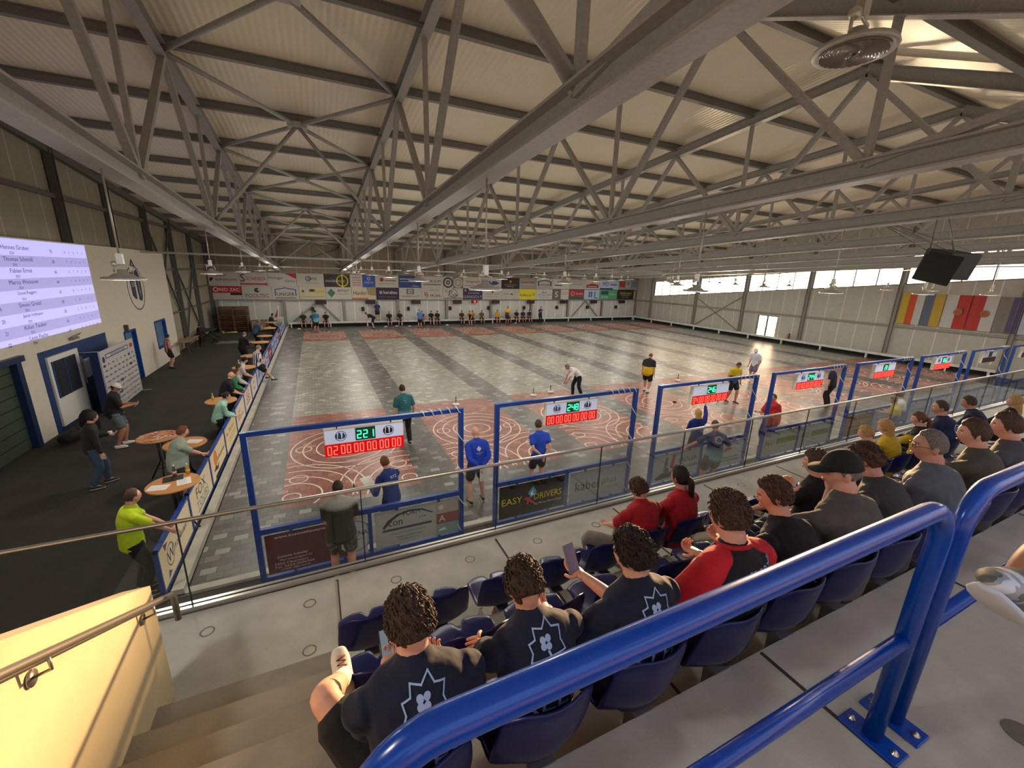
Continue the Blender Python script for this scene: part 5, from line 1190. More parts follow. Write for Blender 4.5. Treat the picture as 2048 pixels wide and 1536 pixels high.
    # ---- legwear
    g = MB(); kind, lc = legs[0], legs[1]; fr = .78 if kind == 'shorts' else 1.0
    loft(g, [P+d1*.09*s, P+d1*.02*s, P-d1*.05*s, P-d1*.09*s], [i2(.138*b, .108*b, .8), i2(.155*b, .115*b, .8), i2(.150*b, .115*b, .8), i2(.11*b, .09*b, .8)], rx, 16, 2)
    for i in (0, 1):
        hp, k_, an, fd = lg[i]; lb = (.4+.6*bulk)*s
        if kind == 'shorts': loft(g, [hp+V((0, 0, .02)), hp.lerp(k_, .3), hp.lerp(k_, fr)], [i2(.09*lb, .095*lb), i2(.088*lb, .092*lb), i2(.078*lb, .08*lb, 1.3)], (1, 0, 0), 14, 3)
        else: loft(g, [hp+V((0, 0, .02)), hp.lerp(k_, .4), k_, k_.lerp(an, .4), k_.lerp(an, .93)], [i2(.09*lb, .095*lb), i2(.08*lb, .084*lb), i2(.062*lb, .064*lb), i2(.058*lb, .06*lb), i2(.048*lb, .052*lb)], (1, 0, 0), 14, 3)
    lm_ = lc if not isinstance(lc, str) else mat(lc, .85, kind='cloth')
    bake(g, 'shorts' if kind == 'shorts' else 'trousers', lm_, root, vox*1.1, 2, .006 if lod < 2 else 0, seed+5)
    # ---- shoes and socks
    for i in (0, 1):
        hp, k_, an, fd = lg[i]; dn = V((0, 0, -1)) if abs(fd.z) < .5 else V((0, -fd.z, fd.y))*-1; g = MB(); rt = V((fd.y, -fd.x, 0)); rt = rt.normalized() if rt.length > .1 else V((1, 0, 0))
        c0 = an+dn*.038*s
        if lod < 3:
            g.v = []; loft(g, [c0-fd*.065*s, c0-fd*.02*s, c0+fd*.05*s+dn*.004*s, c0+fd*.12*s+dn*.013*s, c0+fd*.17*s+dn*.02*s], [(.034*s, .034*s), (.042*s, .045*s), (.045*s, .038*s), (.046*s, .026*s), (.034*s, .018*s)], rt, 12, 3)
            so = g.build('shoe', mat(shoes, .6), root)
            if lod < 2:
                g = MB(); loft(g, [c0-fd*.07*s+dn*.036*s, c0+fd*.05*s+dn*.038*s, c0+fd*.175*s+dn*.038*s], [(.038*s, .009*s), (.048*s, .009*s), (.036*s, .009*s)], rt, 12, 3); g.build('sole', mat('#d9d6ce', .6), so)
            if lod == 0:
                g = MB(); g.path([c0+fd*(.02+.014*k)*s-dn*(.042-.0035*k)*s+rt*(.022*(-1)**k)*s for k in range(7)], .0035*s, None, 5); g.build('laces', mat('#1a1a1c' if i == 0 else '#2a2a2c'), so)
            if socks:
                g = MB(); q_ = an.lerp(k_, sock_h/.42); loft(g, [an+dn*.02*s, an, q_], [(.038*s, .044*s), (.038*s, .043*s), (.047*s, .047*s)], rt, 12, 2); g.build('sock', mat(socks, .8), root)
        else:
            loft(g, [c0-fd*.06*s, c0+fd*.05*s, c0+fd*.16*s+dn*.015*s], [(.04*s, .04*s), (.045*s, .036*s), (.034*s, .02*s)], rt, 8, 2); g.build('shoe', mat(shoes, .6), root)
    s = s_h
    # ---- hair
    hk, hm = hair
    if hk != 'bald':
        n_ = {0: 44, 1: 22, 2: 12, 3: 9}[lod]; off = V((seed*7.3, seed*2.9, seed))
        hz = {'short': -.30, 'crop': -.18, 'long': -.5, 'tail': -.35, 'curly': -.38, 'bun': -.35}[hk]; th = {'short': 1.10, 'crop': 1.05, 'long': 1.14, 'tail': 1.08, 'curly': 1.2, 'bun': 1.08}[hk]*hlen
        def hfn(p):
            # inside the head where there is no hair
            front = p.y; line = hz-.15*(p.y < -.3)
            if front > 0: line = hz+.88*max(0, min(1, (front-.18)/.42))
            t_ = (p.z-line)/.16; k = max(0, min(1, t_+.5))
            r_ = .90+(th-.90)*k
            if k > 0:
                f1 = noise.noise(V((p.x*3, p.y*3, p.z*3))+off)*.05
                st_ = noise.noise(V((p.x*13+p.y*4, p.y*9, p.z*4))+off)*(.085 if lod < 2 else .05)+noise.noise(V((p.x*27, p.y*19+p.z*3, p.z*7))+off)*(.05 if lod == 0 else 0)
                if hk == 'curly': st_ = noise.noise(V((p.x*6, p.y*6, p.z*6))+off)*.22
                if hk == 'crop': st_ *= .3; f1 *= .3
                r_ += (f1+st_)*k
            return V((p.x*r_*(1.0), p.y*r_*1.0, p.z*r_*(1.02 if p.z > 0 else 1)))
        g = MB(); g.ell(Hc+HR_ @ V((0, -.004*s, .004*s)), (.080*s, .100*s, .121*s), None, n_, hfn, HR_)
        if hk == 'long':
            c0 = Hc+HR_ @ V((0, -.05*s, -.02*s)); loft(g, [c0+V((0, 0, .04*s)), c0+V((0, -.03*s, -.09*s)), c0+V((0, -.06*s, -.2*s)), c0+V((0, -.05*s, -.3*s))], [(.085*s, .05*s), (.085*s, .05*s), (.08*s, .035*s), (.05*s, .02*s)], (1, 0, 0), 14, 4)
        if hk == 'tail':
            c0 = Hc+HR_ @ V((0, -.1*s, .02*s)); loft(g, [c0, c0+V((.0, -.05*s, -.03*s)), c0+V((.012*s, -.06*s, -.14*s)), c0+V((.05*s, -.05*s, -.25*s)), c0+V((.075*s, -.045*s, -.31*s))], [(.03*s, .03*s), (.04*s, .03*s), (.036*s, .026*s), (.024*s, .018*s), (.008*s, .008*s)], (1, 0, 0), 12, 4)
        if hk == 'bun': g.ell(Hc+HR_ @ V((0, -.11*s, .04*s)), (.05*s, .045*s, .045*s), None, 8)
        if lod == 0 and hk == 'short':
            rn = random.Random(seed)
            for k in range(420):
                u = rn.uniform(-.25, 1); a = rn.uniform(0, 2*PI); rr = math.sqrt(max(0, 1-u*u)); p = V((rr*cos(a), rr*sin(a), u))
                if p.y > 0 and p.z < hz+.88*max(0, min(1, (p.y-.18)/.42))+.12: continue
                if p.z < hz+.12: continue
                q0 = V((p.x*.080, p.y*.100, p.z*.121))*(th-.06)*s; tang = V((-p.y*.5+p.x*.5, -.55+p.y*.2, -.9)); tang = (tang-p*tang.dot(p)).normalized(); tang = (tang+V((rn.uniform(-.5, .5), rn.uniform(-.5, .5), rn.uniform(-.3, .3)))*.7).normalized()
                ln = rn.uniform(.02, .038)*s; q1 = q0+tang*ln*.5+p*.012*s; q2 = q0+tang*ln+p*.006*s; hc = Hc+HR_ @ V((0, -.004*s, .004*s))
                g.path([hc+HR_ @ q0, hc+HR_ @ q1, hc+HR_ @ q2], [.0042*s, .0034*s, .0007*s], None, 5)
        g.build('hair', hm, root)
    if cap:
        g = MB()
        def cf(p): return V((p.x, p.y, max(p.z, .12) if p.z < .12 else p.z*(1.0 if p.z < .6 else .97)))
        def cf2(p): z_ = p.z if p.z > .12 else .12; return V((p.x*1.16, p.y*1.18, z_*1.14))
        g.ell(Hc+HR_ @ V((0, -.004*s, .012*s)), (.080*s, .100*s, .118*s), None, 18, cf2, HR_)
        co = g.build('cap_crown', mat(cap[0], .8, kind='cloth'), root)
        if cap[1]:
            g = MB(); sg_ = cap[2] if len(cap) > 2 else 1; br = [HR_ @ V((.082*s*cos(a), sg_*(.105+.075*sin(a))*s, (.028-.012*sin(a))*s)) for a in [PI*k/12 for k in range(13)]]; bi = [HR_ @ V((.078*s*cos(a), sg_*(.045+.045*sin(a))*s, .034*s)) for a in [PI*k/12 for k in range(13)]]
            vs_ = [Hc+p for p in br+bi]+[Hc+p-V((0, 0, .005*s)) for p in br+bi]; fs = []
            for k in range(12): fs += [(k, k+1, 14+k, 13+k), (26+k, 39+k, 40+k, 27+k), (k, 26+k, 27+k, k+1)]
            g.add(vs_, fs, None, True); g.build('cap_brim', mat(cap[1], .8), root)
    # ---- face details
    if lod < 2:
        for sx in (-1, 1):
            g = MB(); c0 = Hc+HR_ @ V((sx*.029*s, .079*s, .006*s)); g.ell(c0, (.0125*s, .010*s, .009*s), mat('#e9e4de', .3), 8, None, HR_); g.ell(c0+HR_ @ V((0, .0062*s, 0)), (.0062*s, .005*s, .0065*s), mat('#2a1d16', .2), 6, None, HR_); g.build('eye', None, root)
            g = MB(); g.path([Hc+HR_ @ V((sx*a*s, b_*s, c_*s)) for a, b_, c_ in ((.014, .093, .026), (.03, .089, .031), (.046, .076, .026))], .0032*s, None, 6); g.build('eyebrow', hm if hk != 'bald' else HG, root)
        g = MB(); g.path([Hc+HR_ @ V((a*s, b_*s, -.058*s)) for a, b_ in ((-.022, .086), (-.01, .0945), (.01, .0945), (.022, .086))], .0042*s, None, 6); g.build('mouth', mat('#9a5450', .5), root)
    if glasses:
        g = MB()
        for sx in (-1, 1):
            g.path([Hc+HR_ @ V(((sx*.031+.021*cos(a))*s, .099*s, (.004+.016*sin(a))*s)) for a in [k*PI/6 for k in range(12)]], .0018*s, None, 5, True)
            g.path([Hc+HR_ @ V((sx*.052*s, .097*s, .006*s)), Hc+HR_ @ V((sx*.083*s, .0, .008*s))], .0018*s, None, 5)
        g.path([Hc+HR_ @ V((-.01*s, .1*s, .006*s)), Hc+HR_ @ V((.01*s, .1*s, .006*s))], .0018*s, None, 5)
        g.build('glasses', mat('#2a2422', .3), root)
    s = s0
    if collar:
        g = MB(); g.path([Np+nd*.012*s+V((.066*s*cos(a), .068*s*sin(a)-.0*s, -.02*s*sin(a))) for a in [k*PI/10 for k in range(20)]], .012*s, None, 8, True); g.build('collar', mat(collar, .8), root)
    root['_s'] = s; del root['_s']
    return dict(root=root, shirt=so_, body=body, arms=arms, legs=lg, head=(Hc, HR_), S=Sp, C=Cp, W=Wp, P=P, N=Np, s=s, d=(d1, d2, d3), X=X)
def back_print(pr, items, name='back_print', side=-1, mesh='shirt', tilt=0.0):
    """lettering and marks laid onto the cloth; items are ('t',text,u,v,h,color,width) or ('p',pts,color) in metres around the chest"""
    me = pr[mesh].data; bvh = BVHTree.FromPolygons([v.co for v in me.vertices], [tuple(p.vertices) for p in me.polygons])
    g = MB(); c = pr['C'].lerp(pr['W'], .15); upv = (pr['S']-pr['W']).normalized(); X = V((1, 0, 0))*(1 if side < 0 else -1); out = X.cross(upv)*1.0
    for it in items:
        h = MB()
        if it[0] == 't': h.text(it[1], (it[2], it[3], 0), (1, 0, 0), (0, 1, 0), it[4], None, it[6] if len(it) > 6 else None, 0); col = it[5]
        elif it[0] == 'l':
            pts, wd, col = it[1], it[2], it[3]; k = len(pts)
            for a, b_ in zip(pts, pts[1:]+pts[:1]):
                a, b_ = V((a[0], a[1], 0)), V((b_[0], b_[1], 0)); nn = V((-(b_-a).y, (b_-a).x, 0)).normalized()*wd/2; ee = (b_-a).normalized()*wd/2
                h.add([a-ee-nn, b_+ee-nn, b_+ee+nn, a-ee+nn], [(0, 1, 2, 3)])
        else: h.add([(a, b_, 0) for a, b_ in it[1]], [tuple(range(len(it[1])))]); col = it[2]
        bm = bmesh.new(); vv = [bm.verts.new(p) for p in h.v]
        for f in h.f:
            try: bm.faces.new([vv[k] for k in f])
            except ValueError: pass
        bmesh.ops.triangulate(bm, faces=bm.faces)
        for _ in range(3):
            ed = [e_ for e_ in bm.edges if e_.calc_length() > .022]
            if ed: bmesh.ops.subdivide_edges(bm, edges=ed, cuts=1, use_grid_fill=False); bmesh.ops.triangulate(bm, faces=bm.faces)
        bm.verts.index_update(); pts = []
        for v in bm.verts:
            o_ = c+X*v.co.x+upv*v.co.y+out*.6; hit = bvh.ray_cast(o_, -out)
            pts.append(hit[0]+out*.004+hit[1]*.0 if hit[0] else c+X*v.co.x+upv*v.co.y+out*.12)
        g.add(pts, [tuple(v.index for v in f.verts) for f in bm.faces], mat(col, .7)); bm.free()
    return g.build(name, None, pr['root'])
def world(pr, p): return M4.Translation(pr['root'].location) @ M4.Rotation(pr['root'].rotation_euler.z, 4, 'Z') @ V(p)
def held_phone(pr, p, label, rot=(R(50), 0, 0), c='#16181c', scr='#5f6f7a'):
    t = thing('smartphone', label, 'phone', world(pr, p), 0); t.rotation_euler = (rot[0], rot[1], rot[2]+pr['root'].rotation_euler.z)
    g = MB(); g.box(-.037, .037, -.076, .076, -.004, .004); g.build('phone_body', mat(c, .3), t, bevel=.002)
    g = MB(); g.box(-.033, .033, -.070, .070, .0042, .0048); g.build('screen', mat(scr, .1, emit=.5), t); return t
def held_paper(pr, p, label, rot=(R(70), 0, 0), w_=.21, h=.3):
    g = MB(); g.box(-w_/2, w_/2, -h/2, h/2, 0, .003, PAPER)
    for k in range(8): g.box(-w_*.4, w_*(.2+.04*(k % 3)), h*.38-k*.034, h*.38-k*.034+.006, .003, .0034, mat('#8d8b88')); 
    for k in range(8): g.box(-w_*.4, w_*(.2+.04*(k % 3)), h*.38-k*.034, h*.38-k*.034+.006, -.0004, .0, mat('#8d8b88'))
    o = g.build('paper_sheet', None, None, world(pr, p)); o.rotation_euler = (rot[0], rot[1], rot[2]+pr['root'].rotation_euler.z); return tag(o, label, 'paper')
SH = .42
NAVY = '#141a2e'
def klee(o=0.0, v=0.0):
    W_ = '#9fb6dc'; st_ = [(-.085, .075), (-.05, .085), (-.045, .125), (.0, .115), (.035, .15), (.055, .11), (.1, .1), (.085, .055), (.1, .01), (-.09, .0), (-.075, .035)]
    it = [('l', [(a*.8+o, b*.8+.045+v) for a, b in st_], .0055, W_)]
    for a, b in ((-.010, .075), (.014, .077), (-.011, .055), (.011, .053)): it.append(('p', [(a+o+.0125*cos(k*PI/5), b+.03+v+.0125*sin(k*PI/5)) for k in range(10)], W_))
    it += [('p', [(o+.0, .05+v+.02), (o+.01, .05+v+.02), (o+.02, .02+v+.02), (o+.01, .02+v+.02)], W_),
           ('t', 'KLEE', o, -.10+v, .095, W_, .27), ('t', 'Heizung Lüftung Sanitär', o+.0, -.195+v, .032, W_, .27)]
    return it
zs = lambda row: (Z1, Z2, Z3)[row]; ysx = lambda row, b=1.0: (E2, E3, E4)[row]+.135+.12*(b-1)
def seated(label, row, x, **k):
    k['lean'] = k.get('lean', .06)-.20; k.setdefault('sit', SH-.045); return person(label, x, ysx(row, k.get('bulk', 1.0)), zs(row), k.pop('rz', 0.0), **k)
# --- row three, nearest the camera
a = seated('boy in navy printed shirt seated nearest the stairs, one foot up on a seat', 2, 1.25, H=1.74, lean=-.02, hunch=.26, pitch=.55, lod=0, yaw=-.15, shirt=(NAVY,), sleeve=.72, legs=('shorts', '#101218'), shoes='#c9c4ba', socks='#e2ded6', hair=('short', HB), skin=SKIN2,
     hands=[(-.06, .36, .60), (.18, .34, .56)], feet=[(-.24, .60, .38, (-.1, .88, .46)), (.16, .45, .075)], knees=((-.6, .3, 1), (.5, .5, 1)), curl=.9)
back_print(a, klee(.0, .065)); held_phone(a, (-.04, .46, .62), 'phone held by the boy nearest the stairs', (R(35), 0, 0))
a = seated('boy in navy printed shirt bowing his head, second from the stairs', 2, 1.74, H=1.66, lean=.02, hunch=.3, pitch=.75, yaw=.1, lod=0, shirt=(NAVY,), sleeve=.72, legs=('shorts', '#101218'), shoes='#3a3a3c', hair=('short', HB), skin=SKIN,
     hands=[(-.1, .40, .50), (.12, .40, .50)], feet=[(-.2, .42, .075), (.18, .42, .075)], knees=((-.7, .5, 1), (.5, .5, 1)), curl=.8)
back_print(a, klee(.0, .065))
a = seated('boy in navy printed shirt holding up a phone with a wristwatch on', 2, 2.26, H=1.74, lean=.0, hunch=.22, pitch=.35, yaw=-.35, lod=0, shirt=(NAVY,), sleeve=.8, legs=('shorts', '#101218'), shoes='#3a3a3c', hair=('short', HD), skin=SKIN2,
     hands=[(-.28, .34, .62), (-.02, .40, .72)], feet=[(-.2, .42, .075), (.18, .42, .075)], knees=((-.5, .5, 1), (.5, .5, 1)), curl=.8)
back_print(a, klee(.0, .065)); held_phone(a, (-.06, .46, .80), 'phone held up in front of the boy with the wristwatch', (R(60), 0, R(10)), '#8a7f86', '#4a4a56')
sh, e_, wr = a['arms'][0]; g = MB(); dd = (wr-e_).normalized(); q_ = wr-dd*.03; u_ = dd.orthogonal().normalized(); w2 = dd.cross(u_); g.path([q_+(u_*cos(k*PI/8)+w2*sin(k*PI/8))*.031 for k in range(16)], .006, None, 6, True); g.build('watch', mat('#141416', .4), a['root'])
a = seated('youth in black team shirt with red shoulders and sleeve', 2, 2.86, H=1.84, lean=-.05, hunch=.2, pitch=.3, yaw=.0, lod=0, bulk=1.05, shirt=('#15161a',), sleeve=.95, legs=('shorts', '#101114'), shoes='#3a3a3c', hair=('short', HX), skin=SKIN2, collar='#b01c28',
     hands=[(-.34, .30, .74), (.26, .36, .62)], feet=[(-.22, .44, .075), (.2, .42, .075)], knees=((-.7, .5, 1), (.5, .5, 1)), elbow=(0, -.2, -.6), curl=1.0,
     shirt_mat=None)
# red raglan sleeve and shoulder yoke over the black shirt
g = MB(); s_ = a['s']
for i, sx in enumerate((-1, 1)):
    sh, e_, wr = a['arms'][i]; loft(g, [a['N']+V((0, 0, -.03)), (a['N']+sh)/2+V((0, 0, .012)), sh+V((0, 0, .006)), sh.lerp(e_, .5), sh.lerp(e_, 1.0 if i == 0 else .8)], [(.05*s_, .06*s_), (.055*s_, .07*s_), (.078*s_, .078*s_), (.076*s_, .076*s_), (.075*s_, .075*s_)], (0, 0, 1), 14, 3)
bake(g, 'sleeve_yoke', mat('#c01a28', .85, kind='cloth'), a['root'], .010, 3, .006, 3)['label'] = 'red sleeves and shoulders'
back_print(a, [('t', 'SPORT', .04, .165, .042, '#8fa6d6', .18), ('t', 'POINT', .02, .11, .042, '#8fa6d6', .18), ('t', 'am', .14, .195, .02, '#8fa6d6')])
a = seated('boy with short hair in black shirt with a small back emblem', 2, 3.46, H=1.68, lean=.08, hunch=.32, pitch=.25, yaw=-.7, lod=0, shirt=('#101116',), sleeve=.7, legs=('shorts', '#0e0f12'), shoes='#8f8a84', socks='#e0ddd6', hair=('short', HX), skin=SKIN,
     hands=[(-.1, .42, .62), (.22, .22, .46)], feet=[(-.12, .62, .2), (.22, .44, .075)], knees=((-.1, .3, 1), (.5, .5, 1)), curl=.9)
back_print(a, [('l', [(-.02, -.02), (-.045, -.06), (-.02, -.10), (.04, -.1), (.06, -.05), (.03, -.015)], .006, '#b9c4dc'), ('p', [(-.005, -.09), (.01, -.04), (.025, -.09)], '#b9c4dc')])
a = seated('man in grey T-shirt and black cap, hand raised to his mouth', 2, 3.98, H=1.86, lean=.05, hunch=.2, pitch=.1, yaw=-.85, lod=0, bulk=1.12, shirt=('#4e4c4a',), sleeve=.75, legs=('shorts', '#1a1b1e'), shoes='#3a3a3c', hair=('crop', HG), skin=SKIN2, cap=('#14140f', '#14140f'),
     hands=[(-.16, .30, .93), (.32, .12, .46)], feet=[(-.24, .46, .075), (.2, .46, .075)], knees=((-.6, .5, 1), (.5, .5, 1)), elbow=((-.3, .2, -1), (.4, -1, -.3)), curl=1.0)
a = seated('youth in dark grey T-shirt leaning forward, right of the black cap', 2, 4.56, H=1.78, lean=.16, hunch=.3, pitch=.3, yaw=-.3, lod=0, shirt=('#3c3b3b',), sleeve=.75, legs=('shorts', '#1a1b1e'), hair=('short', HX), skin=SKIN, hands=[(-.06, .38, .80), (.1, .38, .78)], elbow=((-.3, .3, -1), (.3, .3, -1)), curl=1.0)
sh, e_, wr = a['arms'][0]; g = MB(); dd = (e_-sh).normalized(); q_ = sh.lerp(e_, .93); u_ = dd.orthogonal().normalized(); w2 = dd.cross(u_); g.path([q_+(u_*cos(k*PI/8)+w2*sin(k*PI/8))*.05 for k in range(16)], .012, None, 8, True); g.build('arm_band', mat('#141416', .6), a['root'])
seated('older man with glasses in mottled grey T-shirt, seated in the back row', 2, 5.10, H=1.86, lean=.02, hunch=.2, pitch=.05, yaw=-.75, lod=0, bulk=1.18, belly=.04, shirt=('#555b62',), sleeve=.75, legs=('shorts', '#22242a'), hair=('crop', HG), skin=SKIN, glasses=True, hands=[(-.12, .34, .56), (.14, .34, .56)])
seated('youth holding a sunlit hand before his face, grey-brown shirt', 2, 5.95, H=1.80, lean=.1, hunch=.2, pitch=.1, yaw=-.6, lod=1, shirt=('#4a4840',), sleeve=.7, legs=('shorts', '#22242a'), hair=('short', HX), skin=SKIN2, hands=[(-.10, .32, .93), (.0, .30, .86)], elbow=((-.3, .3, -1), (.3, .3, -1)), curl=1.0)
seated('youth in grey shirt behind the sunlit hand, at the right edge', 2, 6.5, H=1.80, lean=.04, hunch=.2, pitch=.1, yaw=-.5, lod=1, shirt=('#4a4b50',), legs=('shorts', '#22242a'), hair=('short', HX), hands=[(-.1, .4, .56), (.14, .4, .56)])
# --- row two
seated('curly-haired person in black, knees drawn up, before the black cap', 1, 5.02, H=1.74, lean=-.1, hunch=.2, pitch=.1, yaw=-.3, lod=1, shirt=('#17181c',), legs=('shorts', '#121316'), shoes='#8f8a84', socks='#d8d4cc', hair=('curly', HX), skin=SKIN2, hands=[(-.25, .35, .5), (.2, .35, .5)], feet=[(-.85, .62, .16), (-.55, .66, .16)], knees=((-.3, .1, 1), (0, .1, 1)))
# --- front row
seated('boy in red shirt and grey trousers seated in the front row', 0, 3.76, H=1.68, lean=.0, hunch=.22, pitch=.6, yaw=0, lod=0, shirt=('#a31620',), sleeve=.75, legs=('trousers', '#7a746c'), hair=('short', HX), skin=SKIN2, hands=[(-.1, .36, .52), (.06, .38, .52)], feet=[(-.3, .36, .075), (.05, .4, .075)], knees=((-.6, .5, 1), (.2, .5, 1)))
seated('girl in red shirt with a dark ponytail seated in the front row', 0, 4.27, H=1.72, lean=.0, hunch=.18, pitch=.1, yaw=-.15, lod=0, sw=.92, shirt=('#a31620',), sleeve=.75, legs=('shorts', '#15161a'), hair=('tail', HD), skin=SKIN, hands=[(-.2, .34, .5), (.0, .36, .5)], feet=[(-.3, .42, .075), (-.05, .44, .075)], knees=((-.5, .5, 1), (0, .5, 1)))
seated('dark-haired child in navy and white sports top, middle row', 1, 5.75, H=1.5, lean=-.08, hunch=.15, pitch=.1, yaw=-.7, lod=1, sw=.9, shirt_mat=split_cloth('#1f2c5a', '#20233a', .9), sleeve=.6, legs=('shorts', '#15161c'), shoes='#b9ad9c', socks='#16181c', hair=('bun', HD), skin=SKIN2, hands=[(-.3, .38, .5), (-.1, .4, .5)], feet=[(-.5, .62, .25), (-.3, .66, .22)], knees=((-.3, .3, 1), (0, .3, 1)))
seated('fair-haired boy in yellow T-shirt with black sleeve', 0, 7.85, H=1.62, lean=.05, hunch=.2, pitch=.25, yaw=-.3, lod=1, shirt=('#c9a41c',), hair=('short', HL), skin=SKIN2, hands=[(-.15, .36, .5), (.05, .38, .5)])
seated('girl with long blonde hair in yellow T-shirt', 0, 8.4, H=1.64, lean=.08, hunch=.2, pitch=.2, yaw=-.2, lod=1, sw=.9, shirt=('#c9a41c',), hair=('long', HL), skin=SKIN2, hands=[(-.1, .36, .5), (.1, .38, .5)])
seated('girl with a brown ponytail in black and yellow shirt', 0, 9.35, H=1.66, lean=.08, hunch=.2, pitch=.1, yaw=-.7, lod=1, sw=.9, shirt_mat=split_cloth('#c9a41c', '#17181c', .86), hair=('tail', HR), skin=SKIN2, hands=[(-.3, .42, .62), (-.1, .4, .6)])
a = seated('man with cropped hair in dark blue shirt with a round back print', 0, 10.15, H=1.88, lean=.1, hunch=.22, pitch=.05, yaw=-.6, lod=1, bulk=1.1, shirt_mat=split_cloth('#3a4a66', '#141c40', .8, .12), hair=('crop', HX), skin=SKIN, legs=('trousers', '#15161c'), hands=[(-.1, .36, .5), (.1, .38, .5)])
back_print(a, [('l', [(.075*cos(k*PI/8), .06+.075*sin(k*PI/8)) for k in range(16)], .014, '#a9b8d8'), ('l', [(.04*cos(k*PI/6), .06+.04*sin(k*PI/6)) for k in range(12)], .008, '#a9b8d8')])
seated('person in dark clothes with wavy fair hair, legs stretched out, far right', 0, 12.3, H=1.74, lean=-.15, hunch=.1, pitch=.0, yaw=-.4, lod=1, shirt=('#1a1b20',), sleeve=1.8, legs=('trousers', '#191614'), shoes='#1a1512', hair=('long', HL), hands=[(-.2, .3, .5), (.2, .3, .5)], feet=[(-.75, .7, .2), (-.6, .75, .12)], knees=((-.2, .2, 1), (0, .2, 1)))
seated('person in navy shirt with a bare forearm, right edge of the front row', 0, 11.5, H=1.74, lean=.3, hunch=.2, pitch=.1, yaw=-.4, lod=1, shirt=('#141a38',), legs=('shorts', '#15161c'), hair=('short', HX), hands=[(-.35, .42, .55), (-.1, .4, .5)])
# patterned shoe and bare leg of someone sitting higher up, just right of the frame
t = thing('person', 'leg of someone off frame in a white-brown patterned running shoe', 'person', (1.775, -8.87, 4.595)); t.scale = (.62, .62, .62)
g = MB(); loft(g, [(.20, .0, -.085), (.25, .0, -.04), (.36, -.01, -.015), (.60, -.03, .02), (.85, -.06, .06)], [(.03, .036), (.034, .036), (.042, .044), (.055, .058), (.07, .075)], (0, 1, 0), 16, 4); g.build('body', SKIN3, t)
g = MB(); loft(g, [(.0, .0, .0), (.05, .0, -.018), (.11, .0, -.045), (.17, .0, -.072), (.235, .0, -.108), (.27, .0, -.14)], [(.02, .012), (.036, .026), (.041, .036), (.040, .046), (.038, .05), (.032, .04)], (0, 1, 0), 18, 4); s1 = g.build('shoe', mat('#9a9a98', .7, kind='camo'), t)
g = MB(); loft(g, [(-.006, .0, -.012), (.03, .0, -.045), (.09, .0, -.085), (.16, .0, -.125), (.235, .0, -.165), (.28, .0, -.185)], [(.018, .008), (.038, .014), (.043, .016), (.036, .017), (.040, .018), (.034, .016)], (0, 1, 0), 16, 4); g.build('sole', mat('#b9c2c9', .6), s1)
# --- standing by the frames
a = person('man in black vest over grey and camouflage shorts, standing before the first gantry', 1.10, -2.78, 0, R(-4), 1.84, bulk=1.2, lod=1, lean=.05, hunch=.12, pitch=.5, shirt_mat=split_cloth('#1e1c18', '#8b8a82', 1.40, .03), sleeve=.7, legs=('shorts', mat('#4c4a40', .9, kind='camo')), hair=('crop', HD), hands=[(-.1, .3, 1.08), (.12, .3, 1.08)])
a = person('youth in blue sports jacket with a sheet, behind the first gantry', 2.02, -1.9, 0, R(25), 1.70, lod=1, lean=.1, pitch=.3, yaw=.2, shirt=('#1e3470',), sleeve=1.9, legs=('trousers', '#1a1c24'), hair=('short', HR), hands=[(-.24, .3, 1.06), (-.05, .35, 1.1)])
back_print(a, [('t', 'RYZ', .03, .1, .05, '#c9d2e6', .13)]); held_paper(a, (-.2, .42, 1.1), 'white sheet in the hands of the youth in the blue jacket', (R(25), 0, 0))
a = person('bald man in bright blue jacket holding a clipboard behind his back', 3.93, -1.28, 0, 0, 1.80, bulk=1.15, lod=1, lean=.0, pitch=.3, shirt=('#1c3fae',), sleeve=1.9, legs=('shorts', '#2a2620'), hair=('bald', HG), skin=SKIN2, hands=[(-.05, -.2, .95), (.06, -.2, .93)], elbow=((-1, -.4, 0), (1, -.4, 0)), feet=[(-.14, .0, .075), (.16, .05, .075)])
back_print(a, [('p', [(-.06, .05), (.0, .0), (.05, .06), (-.01, .115)], '#c9cfdc'), ('p', [(-.03, .055), (.0, .03), (.025, .06), (-.005, .085)], '#8f9a9c'), ('t', 'TB KRAFT', .0, -.04, .026, '#b9c4e0', .15), ('t', 'Wienerstrasse', 0, -.07, .012, '#b9c4e0', .08)]); held_paper(a, (.08, -.24, .78), 'white clipboard sheet held behind the bald man in blue', (R(92), 0, 0))
a = person('boy in blue T-shirt with white side seams, hands behind his back', 5.47, -1.28, 0, R(-2), 1.76, lod=1, lean=.0, pitch=.1, yaw=.2, shirt=('#2448b4',), sleeve=.6, legs=('shorts', '#0e0e10'), hair=('short', HX), skin=SKIN2, hands=[(-.03, -.17, .95), (.05, -.18, .92)], elbow=((-1, -.4, 0), (1, -.4, 0)), feet=[(-.14, .0, .075), (.16, .05, .075)])
for sx in (-1, 1):
    g = MB(); sh, e_, wr = a['arms'][0 if sx < 0 else 1]; g.path([a['N']+V((sx*.05, .0, .0)), (a['N']+sh)/2+V((0, 0, .045)), sh+V((sx*.012, 0, .062)), sh.lerp(e_, .3)+V((sx*.07, 0, .012))], .007, None, 6); g.build('shoulder_stripe', mat('#d8dae0'), a['root'])
a = person('woman with glasses in blue jacket reaching up to the scoreboard', 9.92, -1.85, 0, R(-25), 1.70, lod=1, sw=.9, lean=.0, pitch=-.2, yaw=.2, shirt=('#1e2c78',), sleeve=1.9, legs=('trousers', '#3a3226'), hair=('long', HL), skin=SKIN2, glasses=True, hands=[(-.02, .36, 1.12), (.30, .38, 1.72)], elbow=((-.3, -.3, -1), (.3, .2, -1)), curl=(.6, .2))
